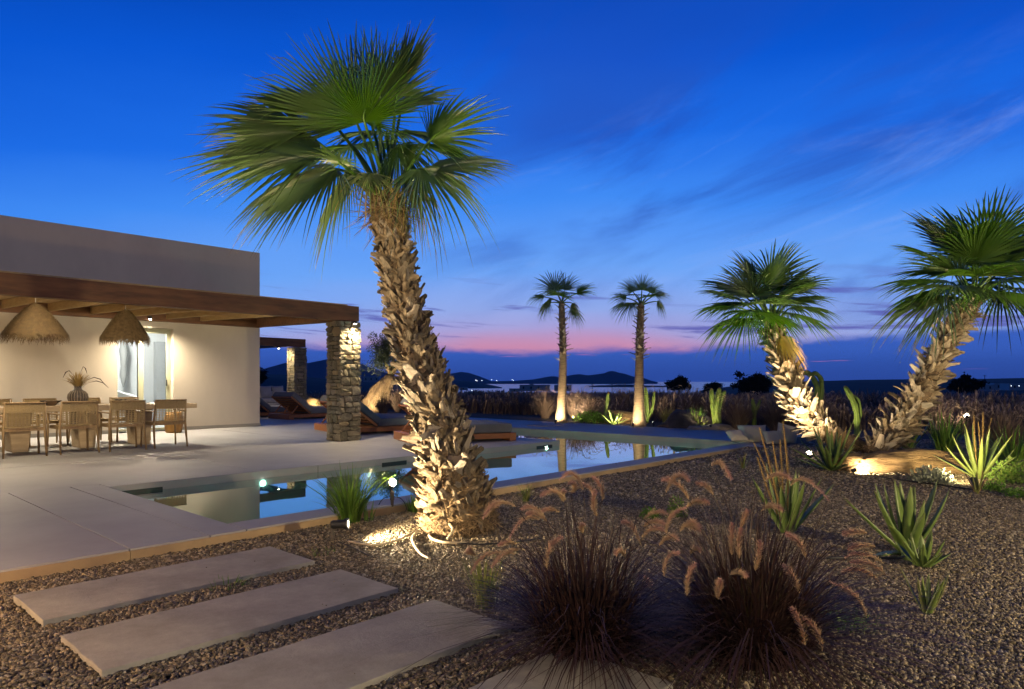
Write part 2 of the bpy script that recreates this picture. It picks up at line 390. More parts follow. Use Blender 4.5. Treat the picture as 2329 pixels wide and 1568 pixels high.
# ---- gravel garden ground
def sheet(us_, vs_, zf, mat, name):
    b = MB(); n = len(vs_); vv = []
    for u in us_:
        for v in vs_:
            p = P(u, v); vv.append((p.x, p.y, zf(p.x, p.y, u, v)))
    b.add(vv, [(i*n+j, (i+1)*n+j, (i+1)*n+j+1, i*n+j+1) for i in range(len(us_)-1) for j in range(n-1)])
    return struct(name, b, mat, 0, True)
sheet(list(np.linspace(-7, 14.5, 86)), list(np.linspace(-14, 4.868, 76)), lambda x, y, u, v: ground_z(x, y) - .012, m_soil, 'gravel_ground')
m_earth = pmat('dry_earth', (.05, .042, .034), (.075, .062, .048), scale=.8, rough=.95, bump=.6, bscale=12)
def landz(x, y, u, v):
    r = math.hypot(x, y)
    return -.02 - .45*sstep(24, 62, r) - 1.5*sstep(50, 90, r) + .05*noise.noise(Vector((x*.3, y*.3, 3)))
sheet([14.51]+list(np.linspace(15, 70, 56)), list(np.linspace(-60, 70, 100)), landz, m_earth, 'planted_ground')
sheet(list(np.linspace(-30, 14.5, 20)), list(np.linspace(27.01, 70, 26)), lambda x, y, u, v: landz(x, y, u, v)-.03, m_earth, 'rear_ground')
b = MB(); rr = [28, 45, 70, 110, 180, 300, 500, 800, 1300]; zz2 = [-.8, -1.2, -1.9, -3.0, -5.0, -8.5, -13, -19, -27.5]
aa = [R_(a) for a in np.linspace(-75, 75, 61)]
vv = [(math.sin(a)*r, math.cos(a)*r, z + .012*r*noise.noise(Vector((a*9, r*.01, 0)))*.5 - (.3 if r < 50 else 0)) for r, z in zip(rr, zz2) for a in aa]
n = len(aa); b.add(vv, [(i*n+j, i*n+j+1, (i+1)*n+j+1, (i+1)*n+j) for i in range(len(rr)-1) for j in range(n-1)])
struct('coastal_land', b, m_farland, 0, True)
m_sea = bpy.data.materials.new('sea'); m_sea.use_nodes = True; t = m_sea.node_tree; q = t.nodes['Principled BSDF']
q.inputs['Base Color'].default_value = (.13, .17, .28, 1); q.inputs['Roughness'].default_value = .20; q.inputs['Specular IOR Level'].default_value = 1.0
_n = t.nodes.new('ShaderNodeTexNoise'); _n.inputs['Scale'].default_value = .02; _n.inputs['Detail'].default_value = 6; _c = t.nodes.new('ShaderNodeTexCoord')
_b = t.nodes.new('ShaderNodeBump'); _b.inputs['Strength'].default_value = .8; _b.inputs['Distance'].default_value = 6.0
t.links.new(_c.outputs['Object'], _n.inputs['Vector']); t.links.new(_n.outputs[0], _b.inputs['Height']); t.links.new(_b.outputs[0], q.inputs['Normal'])
struct('sea', MB().add([(-40000, 500, -26), (40000, 500, -26), (40000, 50000, -26), (-40000, 50000, -26)], [(0, 1, 2, 3)]), m_sea)

# ---- hills, islands: real ridges with a front and a back slope
def ridge(name, pts, d, depth, base=-26, seed=0, mat=None, kind='structure'):
    # pts: (x, y) of the skyline on the survey sheet, d: distance, depth: width of the hill across
    xs = np.linspace(pts[0][0], pts[-1][0], 70); ys = np.interp(xs, [p[0] for p in pts], [p[1] for p in pts])
    b = MB(); m = 9; vv = []
    for x, y in zip(xs, ys):
        top = at(x, y, d); h = top.z - base
        for j in range(m):
            s = (j-(m-1)/2)/((m-1)/2); k = max(0, 1-abs(s))**.8
            dd = d + s*depth; wob = 1 + .18*noise.noise(Vector((x*.02+seed, s*2.3, seed)))*(1-k)
            vv.append((top.x*dd/d, dd, base + h*k*wob - (2 if abs(s) == 1 else 0)))
    b.add(vv, [(i*m+j, (i+1)*m+j, (i+1)*m+j+1, i*m+j+1) for i in range(len(xs)-1) for j in range(m-1)])
    return tag(obj(name, b, mat or m_hill, None, True), kind=kind)
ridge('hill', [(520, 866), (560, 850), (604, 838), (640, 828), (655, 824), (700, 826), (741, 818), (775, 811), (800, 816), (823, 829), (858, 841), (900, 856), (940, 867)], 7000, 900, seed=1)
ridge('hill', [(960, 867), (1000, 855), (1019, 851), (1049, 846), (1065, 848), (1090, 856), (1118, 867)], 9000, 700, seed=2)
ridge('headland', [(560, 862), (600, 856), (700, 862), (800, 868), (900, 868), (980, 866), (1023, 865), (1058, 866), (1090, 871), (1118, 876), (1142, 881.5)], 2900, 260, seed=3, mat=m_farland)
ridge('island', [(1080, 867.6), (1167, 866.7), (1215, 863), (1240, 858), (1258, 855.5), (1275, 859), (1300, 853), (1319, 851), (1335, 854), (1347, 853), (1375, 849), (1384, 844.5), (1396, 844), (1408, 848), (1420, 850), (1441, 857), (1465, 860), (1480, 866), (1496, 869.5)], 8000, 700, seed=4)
ridge('islet', [(1340, 879), (1360, 876.5), (1400, 876), (1404, 874.8), (1440, 875), (1444, 876.6), (1500, 877.5), (1560, 879)], 3300, 60, seed=5, mat=m_farland)
ridge('inland_hill', [(1590, 889), (1640, 882), (1700, 874), (1800, 868), (1900, 866), (1960, 864), (2060, 863), (2150, 861), (2230, 862), (2330, 860), (2600, 856)], 900, 320, base=-20, seed=6, mat=m_farland)
ridge('inland_rise', [(560, 866), (595, 851), (660, 853), (740, 862), (830, 868), (900, 874), (1000, 884)], 700, 200, base=-20, seed=7, mat=m_farland)
# ================================================================== HOUSE
V_H, U_H, Z_H = 15.95, 8.24, 4.27
UD0, UD1, ZD = 5.04, 6.19, 2.28
house = thing('villa', 'flat roofed plastered villa with tall parapet and sage glass door', 'house', P(U_H, V_H), HA)
def hb(*pts): return [(u-U_H, v-V_H, z) for u, v, z in pts]
w = MB(); u0 = -9.0; rv = .24
def quad(*p): w.add(hb(*p), [(0, 1, 2, 3)])
quad((u0, V_H, 0), (UD0, V_H, 0), (UD0, V_H, Z_H), (u0, V_H, Z_H)); quad((UD1, V_H, 0), (U_H, V_H, 0), (U_H, V_H, Z_H), (UD1, V_H, Z_H))
quad((UD0, V_H, ZD), (UD1, V_H, ZD), (UD1, V_H, Z_H), (UD0, V_H, Z_H))
quad((UD0, V_H, 0), (UD0, V_H+rv, 0), (UD0, V_H+rv, ZD), (UD0, V_H, ZD)); quad((UD1, V_H, 0), (UD1, V_H, ZD), (UD1, V_H+rv, ZD), (UD1, V_H+rv, 0))
quad((UD0, V_H, ZD), (UD0, V_H+rv, ZD), (UD1, V_H+rv, ZD), (UD1, V_H, ZD))
quad((U_H, V_H, 0), (U_H, 23, 0), (U_H, 23, Z_H), (U_H, V_H, Z_H)); quad((u0, 23, 0), (u0, V_H, 0), (u0, V_H, Z_H), (u0, 23, Z_H))
quad((U_H, 23, 0), (u0, 23, 0), (u0, 23, Z_H), (U_H, 23, Z_H)); quad((u0, V_H, Z_H), (U_H, V_H, Z_H), (U_H, 23, Z_H), (u0, 23, Z_H))
obj('wall', w, m_plaster, house)
pl = MB()
for a, b2 in ((u0, UD0-.01), (UD1+.01, U_H+.012)): pl.box(hb((a, V_H-.012, .001))[0], hb((b2, V_H-.0005, .075))[0])
obj('plinth', pl, m_plinth, house)
# the lit room behind the door
rm = MB()
def rq(*p): rm.add(hb(*p), [(0, 1, 2, 3)])
a, b2, c, d, zc = 3.2, 8.0, V_H+rv+.012, 19.6, 2.6
rq((a, c, .01), (b2, c, .01), (b2, d, .01), (a, d, .01)); rq((a, d, .01), (b2, d, .01), (b2, d, zc), (a, d, zc)); rq((a, c, zc), (a, d, zc), (b2, d, zc), (b2, c, zc))
rq((a, c, .01), (a, d, .01), (a, d, zc), (a, c, zc)); rq((b2, d, .01), (b2, c, .01), (b2, c, zc), (b2, d, zc))
rq((a, c, .01), (a, c, zc), (UD0-.02, c, zc), (UD0-.02, c, .01)); rq((UD1+.02, c, .01), (UD1+.02, c, zc), (b2, c, zc), (b2, c, .01))
obj('room', rm, m_white, house)
obj('partition', MB().box(hb((6.95, 19.0, .012))[0], hb((7.5, 19.2, 2.15))[0]), pmat('grey_partition', (.36, .37, .38), rough=.8), house)
sc_ = MB().lathe([(.01, .95), (.05, 1.08), (.085, 1.25), (.06, 1.5), (.08, 1.7), (.10, 1.9), (.06, 2.1), (.01, 2.2)], 14, hb((6.22, 19.2, 0))[0])
obj('wall_carving', sc_, pmat('grey_carving', (.30, .30, .29), rough=.8), house, True)
lamp('room_lamp', house, hb((5.4, 17.6, 2.45))[0], 'POINT', 105, (1.0, .97, .91), .15)
# door: two leaves in a sage frame
dr = link('door', None, house)
FV = V_H + .14
def dbox(name, a, b3, mat, par, bevel=.004): return obj(name, MB().box(hb(a)[0], hb(b3)[0]), mat, par, bevel=bevel)
for a, b3 in (((UD0+.003, FV, .02), (UD0+.06, FV+.08, ZD-.004)), ((UD1-.085, FV, .02), (UD1-.003, FV+.08, ZD-.004))): dbox('frame', a, b3, m_frame, dr)
dbox('frame', (UD0+.062, FV, ZD-.11), (UD1-.087, FV+.08, ZD-.004), m_frame, dr)
dbox('frame', (UD0+.062, FV, .02), (UD1-.087, FV+.08, .07), m_frame, dr)
um = UD0 + .52
dbox('mullion', (um-.055, FV-.012, .072), (um+.055, FV+.07, ZD-.112), m_frame, dr)
m_glass = bpy.data.materials.new('door_glass'); m_glass.use_nodes = True; t = m_glass.node_tree; t.nodes.clear()
_o = t.nodes.new('ShaderNodeOutputMaterial'); _m = t.nodes.new('ShaderNodeMixShader'); _f = t.nodes.new('ShaderNodeFresnel'); _f.inputs[0].default_value = 1.5
_g = t.nodes.new('ShaderNodeBsdfGlossy'); _g.inputs['Roughness'].default_value = .02; _t = t.nodes.new('ShaderNodeBsdfTransparent'); _t.inputs[0].default_value = (.93, .96, .95, 1)
t.links.new(_f.outputs[0], _m.inputs[0]); t.links.new(_t.outputs[0], _m.inputs[1]); t.links.new(_g.outputs[0], _m.inputs[2]); t.links.new(_m.outputs[0], _o.inputs[0])
for a, b3 in ((UD0+.062, um-.057), (um+.057, UD1-.087)): dbox('pane', (a, FV+.035, .072), (b3, FV+.041, ZD-.112), m_glass, dr, 0)
dbox('handle', (UD1-.105, FV-.04, 1.0), (UD1-.09, FV-.005, 1.14), m_black, dr)
# bed with pillows inside
bed_t = thing('bed', 'white bed seen through the glass door', 'bed', P(5.75, 17.6, .011), HA)
obj('bed_base', MB().box((-.9, -.2, 0), (.55, 1.5, .42)), m_white, bed_t, bevel=.04)
def pillow_mesh(lx, ly, lz, seed=0, n=10):
    b = MB(); vv = []
    for s in (1, -1):
        for i in range(n+1):
            for j in range(n+1):
                x, y = 2*i/n-1, 2*j/n-1; e = max(0, (1-x**4)*(1-y**4))**.5
                px = x*lx/2*(1-.09*(1-y*y)*abs(x)); py = y*ly/2*(1-.09*(1-x*x)*abs(y))
                vv.append((px, py, s*lz/2*e*(1+.25*noise.noise(Vector((x*1.5+seed, y*1.5, s+seed))))))
    k = (n+1)**2; fs = []
    for i in range(n):
        for j in range(n):
            q = i*(n+1)+j; fs += [(q, q+n+1, q+n+2, q+1), (k+q, k+q+1, k+q+n+2, k+q+n+1)]
    return b.add(vv, fs)
tag(obj('pillow', pillow_mesh(.65, .5, .2, 2), m_white, None, True, loc=P(5.72, 17.62, .66), rot=(R_(-35), R_(18), HA)), 'white pillow propped on the bed behind the glass', 'pillow')

# ---- pergola over the dining terrace
ZF, ZWb = 2.22, 2.42        # underside of the front beam, of the beam on the wall
perg = thing('pergola', 'timber pergola of dark stained beams and pale rafters over the dining table', 'pergola', P(7.3, 10.9), HA)
def pp(u, v, z): return (u-7.3, v-10.9, z)
obj('front_beam', MB().box(pp(-6, 10.72, ZF), pp(7.50, 10.90, 2.50)), m_beam, perg, bevel=.006)
obj('wall_beam', MB().box(pp(-6, V_H-.16, ZWb), pp(U_H-.01, V_H-.003, 2.64)), m_beam, perg, bevel=.005)
obj('end_beam', MB().beam(pp(7.30, 10.902, ZF+.135), pp(8.14, V_H-.163, ZWb+.135), .13, .27), m_beam, perg, bevel=.005)
for i in range(-8, 6):
    uu = 3.04 + .74*i
    if i == 6: continue
    obj('rafter', MB().beam(pp(uu, 10.903, ZF+.185), pp(uu, V_H-.163, ZWb+.135), .055, .15), m_pine, perg, bevel=.003)
rf = MB(); e = .02
rf.add([pp(-6, 10.80, 2.502), pp(7.30, 10.80, 2.502), pp(8.1, V_H-.003, 2.642), pp(-6, V_H-.003, 2.642), pp(-6, 10.80, 2.53), pp(7.30, 10.80, 2.53), pp(8.1, V_H-.003, 2.67), pp(-6, V_H-.003, 2.67)],
       [(0, 3, 2, 1), (4, 5, 6, 7), (0, 1, 5, 4), (1, 2, 6, 5), (2, 3, 7, 6), (3, 0, 4, 7)])
obj('roof_boards', rf, m_pine, perg)
# downlights on the wall beam
m_wallplaster = m_plaster
for uu, lab in ((5.62, 'small round downlight on the pergola beam above the glass door'), (1.9, 'small round downlight on the pergola beam left of the table')):
    dl = thing('downlight', lab, 'lamp', P(uu, V_H-.23, ZWb+.03), HA)
    obj('housing', MB().tube([(0, 0, .065), (0, 0, 0)], .038, 14), m_black, dl)
    obj('lens', MB().tube([(0, 0, -.001), (0, 0, -.02)], [.030, .022], 14), m_lamp, dl)
    lamp('bulb', dl, (0, 0, -.035), 'SPOT', 235, (1.0, .84, .60), .03, 155, .9, (0, -.22, -1))

for uu, lab in ((2.67, 'added unseen fill light on the inner face of the front pergola beam, left one'), (6.0, 'added unseen fill light on the inner face of the front pergola beam, right one')):  # extra lights added out of sight behind the beam to brighten the wall
    dl = thing('added_beam_fill', lab, 'lamp', P(uu, 10.96, ZF+.10), HA)
    obj('housing', MB().tube([(0, -.055, .02), (0, 0, 0)], .035, 14), m_black, dl)
    obj('lens', MB().tube([(0, .001, 0), (0, .012, -.004)], [.028, .022], 14), m_lamp, dl)
    lamp('bulb', dl, (0, .04, -.02), 'SPOT', 52, (1.0, .84, .60), .04, 130, .9, (0, .85, -.30))

# ---- stone pillars, stone by stone
srnd = random.Random(5); stone_meshes = []
for k in range(14):
    b = MB(); n = 4; vv = []; idx = {}
    bm = bmesh.new(); bmesh.ops.create_cube(bm, size=1.0)
    bmesh.ops.subdivide_edges(bm, edges=bm.edges[:], cuts=1, use_grid_fill=True)
    for q in bm.verts:
        c = q.co; sph = c.normalized()*.62; ext = sum(abs(x) > .49 for x in c)
        f = {3: .20, 2: .09, 1: 0}.get(ext, 0)
        q.co = c*(1-f) + Vector((srnd.uniform(-.09, .09), srnd.uniform(-.12, .12), srnd.uniform(-.09, .09)))
    me = bpy.data.meshes.new('stone'); bm.to_mesh(me); bm.free(); me.materials.append(m_stone); stone_meshes.append(me)
def pillar(label, base, wd, ht, group=None, stones=True):
    o = thing('stone_pillar', label, 'pillar', base, HA, group)
    obj('mortar_core', MB().box((.035, .035, 0), (wd-.035, wd-.035, ht-.01)), m_mortar, o)
    if not stones: return o
    for face in range(4):
        z = 0.0
        while z < ht-.02:
            h = srnd.uniform(.06, .21)
            if ht-z-h < .05: h = ht-z
            x = 0.0; first = True
            while x < wd-.01:
                wv = srnd.uniform(.08, .28)
                if wd-x-wv < .07: wv = wd-x
                subs = [(z, h)] if (h < .11 or srnd.random() < .5) else [(z, h*.45), (z+h*.45, h*.55)]
                for z_, h_ in subs:
                    g = .009; dp = .075; pr = srnd.uniform(-.006, .012)
                    cx = x + wv/2; cz = z_ + h_/2
                    px, py = [(cx, dp/2-pr), (wd-dp/2+pr, cx), (wd-cx, wd-dp/2+pr), (dp/2-pr, wd-cx)][face]
                    s = link('stone', srnd.choice(stone_meshes), o, (px, py, cz), (0, srnd.uniform(-.05, .05) if face % 2 == 0 else 0, [0, math.pi/2, math.pi, -math.pi/2][face]), (wv-g, dp, h_-g))
                x += wv
            z += h
    return o
pillar('square dry stone pillar at the pergola corner, lit from its top', P(7.07, 10.70), .46, 2.215)
def pillar_lamp(label, u, v, z, pw_=70, aim=(0, -.15, -1)):
    dl = thing('pillar_lamp', label, 'lamp', P(u, v, z), HA)
    obj('housing', MB().tube([(0, 0, .05), (0, 0, 0)], .035, 14), m_black, dl)
    obj('lens', MB().tube([(0, 0, -.001), (0, 0, -.012)], [.028, .024], 14), m_lamp, dl)
    lamp('bulb', dl, (0, 0, -.03), 'SPOT', pw_, WARM2, .02, 150, .8, aim)
pillar_lamp('tiny downlight at the top of the lit stone pillar', 7.33, 10.60, 2.165, 62)
pillar('stone pillar of the same pergola beyond the left edge', P(.55, 10.70), .46, 2.215, stones=False)
pillar_lamp('tiny downlight on the pergola beam beyond the left edge', 1.6, 10.62, 2.165, 70)
# second pergola behind the house
perg2 = thing('rear_pergola', 'second dark timber pergola behind the house corner', 'pergola', P(11.5, 20.0), HA)
obj('front_beam', MB().box((-4.2, .02, 2.22), (.43, .20, 2.48)), m_beam, perg2, bevel=.006)
obj('side_beam', MB().box((-.02, .202, 2.24), (.12, 3.6, 2.46)), m_beam, perg2, bevel=.006)
pillar('farther stone pillar under the rear pergola beam beside the daybeds', P(11.5, 20.0), .46, 2.215)
pillar_lamp('small downlight on the inner side of the farther stone pillar', 11.1, 20.25, 2.16, 34, (.5, .1, -1))
# ================================================================== FURNITURE
# dining table
TZ = .71
tb = thing('dining_table', 'long pale wooden dining table on three block legs under the pergola', 'table', P(3.6, 13.0), HA)
b = MB(); nu = 24
for i in range(nu): pass
b.box((-3.0, -.52, TZ-.085), (1.66, .52, TZ)); obj('table_top', b, m_tabletop, tb, bevel=.012)
for lu in (-2.0, -.92, -.0, .86):
    g = MB(); x0, x1, y0, y1 = lu-.16, lu+.16, -.22, .22
    vv = [(x0+.05, y0, 0), (x1-.05, y0, 0), (x1-.05, y1, 0), (x0+.05, y1, 0), (x0, y0, TZ-.087), (x1, y0, TZ-.087), (x1, y1, TZ-.087), (x0, y1, TZ-.087)]
    g.add(vv, [(0,3,2,1),(4,5,6,7),(0,1,5,4),(1,2,6,5),(2,3,7,6),(3,0,4,7)]); obj('leg', g, m_tabletop, tb, bevel=.015)
# chairs: local x right, +y the way the sitter looks
def make_chair():
    c = thing('dining_chair', 'chair', 'chair')
    W, D_, SH, BH = .27, .25, .42, .80
    for s in (-1, 1):
        obj('leg', MB().tube([(s*(W+.01), D_, 0), (s*(W-.005), D_-.01, .60)], [.014, .018], 8), m_oak, c, True)
        obj('leg', MB().tube([(s*(W-.01), -D_-.05, 0), (s*(W-.02), -D_+.02, .42), (s*(W-.03), -D_-.04, BH)], [.013, .019, .015], 8), m_oak, c, True)
        obj('armrest', MB().beam((s*(W-.005), D_+.02, .612), (s*(W-.02), -D_+.0, .605), .045, .022), m_oak, c, bevel=.008)
    st = MB()
    for k in range(11):
        y = -D_+.03 + k*.044; st.box((-W+.03, y, SH-.006), (W-.03, y+.036, SH+.006))
    obj('seat', st, m_cane, c); 
    fr = MB(); fr.beam((-W+.02, D_-.02, SH-.02), (W-.02, D_-.02, SH-.02), .028, .045); fr.beam((-W+.02, -D_+.02, SH-.02), (W-.02, -D_+.02, SH-.02), .028, .045)
    for s in (-1, 1): fr.beam((s*(W-.03), D_-.035, SH-.02), (s*(W-.03), -D_+.035, SH-.02), .028, .045)
    obj('seat_frame', fr, m_oak, c)
    bk = MB()
    def bp(x, t): return Vector((x, -D_-.005 - .045*t + .03*(1-(x/W)**2)*-1, SH+.03 + t*(BH-SH-.05)))
    for k in range(11):
        x = -W+.045 + k*(2*W-.09)/10
        bk.ribbon([bp(x, t) for t in (0, .35, .7, 1)], [.0065]*4, Vector((1, 0, 0)))
    for k in range(8):
        t_ = k/7*.60; pts = [bp(x, t_) for x in np.linspace(-W+.03, W-.03, 7)]
        bk.ribbon([p + Vector((0, .004, 0)) for p in pts], [.0055]*7, Vector((0, 0, 1)))
    for k in range(9):
        t_ = .66 + k/8*.34; pts = [bp(x, t_) for x in np.linspace(-W+.03, W-.03, 7)]
        bk.ribbon([p + Vector((0, .004, 0)) for p in pts], [.0075]*7, Vector((0, 0, 1)))
    obj('woven_back', bk, m_cane, c)
    obj('top_rail', MB().tube([bp(x, 1.03) for x in np.linspace(-W+.03, W-.03, 7)], .013, 8), m_oak, c, True)
    return c
chair0 = make_chair(); first = True
ord_ = ['fourth', 'third', 'second', 'nearest the door,']
for row, (vv_, rz, us_) in enumerate(((12.12, 0, (2.55, 3.23, 3.90, 4.57)), (13.98, math.pi, (2.62, 3.27, 3.98, 4.62)))):
    for k, uu in enumerate(us_):
        c = chair0 if first else copy_tree(chair0); first = False
        c.location = P(uu, vv_ + rnd.uniform(-.04, .04)); c.rotation_euler = (0, 0, HA + rz + rnd.uniform(-.06, .06))
        side = 'on the pool side of the table' if row == 0 else 'on the house side of the table'
        which = ['leftmost', 'second from left', 'third from left', 'rightmost'][k]
        c['label'] = f'woven cord armchair {side}, {which} of its row'; c['group'] = 'dining armchairs around the long table'
# vase, dried grass, bowls
vs = thing('vase', 'bulbous dark brown textured vase on the dining table', 'vase', P(3.52, 13.0, TZ), HA)
obj('body', MB().lathe([(.001, 0), (.085, .004), (.125, .05), (.145, .12), (.135, .18), (.09, .235), (.058, .265), (.052, .30), (.060, .315), (.045, .31), (.04, .25), (.001, .24)], 28), m_clay, vs, True)
rib = MB()
for k in range(20):
    a = 2*math.pi*k/20; rib.tube([(math.cos(a)*r, math.sin(a)*r, z) for r, z in ((.128, .05), (.149, .12), (.139, .18), (.094, .235))], .006, 5)
obj('rib_pattern', rib, pmat('pale_glaze', (.20, .16, .12), rough=.6), vs)
dg = thing('dried_grass_bouquet', 'bunch of dried golden grass standing in the brown vase', 'dried grass', P(3.52, 13.0, TZ+.24), HA)
b = MB(); g = random.Random(3)
for k in range(260):
    a = g.uniform(0, 6.283); ln = g.uniform(.16, .36); le = g.uniform(.1, .95); dr_ = Vector((math.cos(a), math.sin(a), 0))
    pts = [Vector((0, 0, 0)) + dr_*(.02 + le*ln*t**1.5) + Vector((0, 0, 1))*(ln*(t - .42*le*t*t)) for t in (0, .3, .6, .85, 1)]
    b.ribbon(pts, [.002, .002, .003, .0045, .001], Vector((-dr_.y, dr_.x, 0)))
obj('stems', b, m_dry, dg)
for dx_, dz_, ax in ((-.16, .33, -1), (.30, .22, 1), (.10, .40, 1), (.34, .16, 1)):
    pts = [(0, 0, .0), (dx_*.45, 0, dz_*.8), (dx_*.8, 0, dz_), (dx_*1.1, .0, dz_-.03*abs(ax)), (dx_*1.35, 0, dz_-.12)]
    obj('seed_head', MB().tube(pts, [.0015, .0015, .007, .009, .002], 6), m_blade, dg, True)
for uu, lab, s in ((3.12, 'dark patterned woven bowl left of the vase on the dining table', .9), (4.24, 'wide dark woven bowl right of the vase on the dining table', 1.15)):
    bw = obj('bowl', MB().lathe([(.001, 0), (.07*s, .002), (.10*s, .03), (.17*s, .078), (.178*s, .082), (.165*s, .078), (.09*s, .035), (.001, .02)], 28), m_basket, None, True, loc=P(uu, 12.95, TZ))
    tag(bw, lab, 'bowl')
stl = thing('wooden_stool', 'rounded solid wood stool standing by the glass door', 'stool', P(5.95, 15.30), HA)
obj('body', MB().lathe([(.001, 0), (.15, 0), (.165, .03), (.19, .2), (.185, .33), (.15, .43), (.13, .445), (.001, .45)], 26, wob=lambda a, z: 1 + .03*math.sin(3*a+z*4)), pmat('honey_wood', (.46, .25, .07), (.33, .17, .05), scale=5, rough=.5, sc=(2, 2, .5)), stl, True)
# straw pendant lamps
def pendant(label, u, v, rad, zb_, zt, seed):
    p = thing('straw_pendant', label, 'lamp', P(u, v, zb_), HA, 'straw pendant lamps over the dining table')
    g = random.Random(seed); h = zt-zb_
    def prof(t): return rad*(.07 + .93*t**.80), h*(1-t)
    obj('shade', MB().lathe([(max(.012, prof(t)[0]-.02), prof(t)[1]) for t in (0, .1, .25, .45, .65, .85, 1)], 28), m_straw, p, True)
    b = MB()
    for k in range(3200):
        a = g.uniform(0, 6.283); t0 = g.random()**.6*.97; ln = g.uniform(.12, .34)
        pts = []
        for j in range(4):
            t = t0 + ln*j/3; a2 = a + .1*math.sin(t0*9)*j/3 + g.uniform(-.03, .03)
            r, z = prof(min(t, 1)); r += g.uniform(.0, .032)
            if t > 1: z -= (t-1)*h*1.1; r += (t-1)*rad*g.uniform(-.1, .45)
            pts.append(Vector((math.cos(a2)*r, math.sin(a2)*r, z)))
        b.ribbon(pts, [.003, .004, .003, .001], Vector((-math.sin(a), math.cos(a), 0)))
    tag(obj('straw_fringe', b, m_straw, p), kind='stuff')
    obj('cord', MB().tube([(0, 0, h-.01), (0, 0, 2.50 - zb_)], .006, 6), m_cream, p)
    obj('ceiling_rose', MB().tube([(0, 0, 2.46-zb_), (0, 0, 2.50-zb_)], .05, 14), m_black, p)
pendant('straw pendant lamp at the left, above the table end', 2.86, 12.7, .42, 1.83, 2.33, 1)
pendant('straw pendant lamp in front of the glass door', 4.21, 12.9, .36, 1.85, 2.35, 2)

# daybeds
def daybed(label, corner, rz, ln, wd, parts_back=True):
    d = thing('daybed', label, 'daybed', corner, rz, 'low teak daybeds on the terrace')
    fr = MB()
    for y in (.0, wd-.05): fr.box((0, y, .045), (ln, y+.05, .145))
    obj('side_rail', fr, m_teak, d, bevel=.006)
    for x in (-.06, ln-.1):
        obj('foot_block', MB().box((x, -.012, 0), (x+.13, wd+.012, .15)), m_teak, d, bevel=.006)
    sl = MB()
    for k in range(16): sl.box((.1+k*ln*.055, .055, .10), (.16+k*ln*.055, wd-.055, .12))
    obj('slats', sl, m_teak, d)
    hb_ = .62
    obj('mattress', MB().box((hb_+.05, .02, .148), (ln-.03, wd-.02, .32)), m_dark_m := m_mattress, d, bevel=.035, seg=3)
    # raised backrest: hinge at x=hb_, rising towards x=0
    m = Matrix.Translation((hb_+.03, 0, .16)) @ Matrix.Rotation(R_(38), 4, 'Y')
    obj('back_cushion', MB().box((-.80, .02, .03), (-.02, wd-.02, .19), m), m_mattress, d, bevel=.035, seg=3)
    bf = MB()
    for k in range(7): bf.box((-.78+k*.11, .05, -.0), (-.73+k*.11, wd-.05, .02), m)
    for y in (.03, wd-.07): bf.box((-.80, y, -.02), (0, y+.04, .025), m)
    obj('back_frame', bf, m_teak, d)
    for y in (.12, wd/2, wd-.12): obj('prop', MB().beam((.06, y, .13), (.28, y, .40), .03, .03), m_teak, d)
    return d
m_mattress = pmat('grey_mattress', (.14, .145, .165), (.11, .115, .13), scale=3, rough=.9, bump=.1, bscale=60)
c0 = gnd(945, 1011)
daybed('wide low daybed with grey mattress right behind the big palm trunk', c0, R_(24), 1.9, 1.3)
c1 = gnd(792, 990)
daybed('wide low daybed with grey mattress between stone pillar and palm trunk', c1, R_(34), 2.1, 2.0)
c2 = gnd(662, 955)
daybed('teak daybed with raised charcoal back left of the lit pillar', c2, HA, 2.3, 1.2)
c3 = gnd(566, 951)
daybed('teak daybed half hidden behind the house corner', c3, HA-.03, 2.3, 1.2)
# sofa with cushions on the rear terrace
sf = thing('outdoor_sofa', 'white cushioned outdoor sofa behind the house corner', 'sofa', P(13.0, 24.2), HA)
obj('base', MB().box((-1.6, -.4, .05), (.9, .5, .30)), m_cream, sf, bevel=.03)
obj('seat_cushion', MB().box((-1.58, -.38, .302), (.88, .48, .46)), m_cream, sf, bevel=.05, seg=3)
obj('back', MB().box((-1.6, .502, .05), (.9, .70, .72)), m_cream, sf, bevel=.05, seg=3)
for k, xx in enumerate((-.05, .45)):
    tag(obj('sofa_cushion', pillow_mesh(.5, .5, .18, k), m_cream, None, True, loc=P(13.0+xx, 24.58, .70), rot=(R_(72), 0, HA)), ['white square cushion on the rear sofa, left one', 'white square cushion on the rear sofa, right one'][k], 'cushion')
# cushions on the pool edge
for lab, x, y, d, sz, rot in (('large cream cushion lying on the pool edge by the leaning palms', 1712, 997, 12.4, (.52, .36, .18), (R_(58), 0, R_(-4))),
                              ('cream cushion leaning up beside the leaning palm trunk', 1790, 992, 12.1, (.38, .38, .16), (R_(70), R_(14), R_(-14))),
                              ('flat cream cushion end at the left of the pool edge cushions', 1676, 1000, 12.15, (.35, .30, .12), (R_(30), 0, R_(10))),
                              ('small cream cushion between the two larger pool edge cushions', 1756, 999, 11.9, (.30, .28, .12), (R_(50), 0, R_(8)))):
    p = at(x, y, d)
    p.z = sz[1]*.34 + .03
    tag(obj('pool_cushion', pillow_mesh(*sz, seed=x), m_cream, None, True, loc=p, rot=rot), lab, 'cushion')
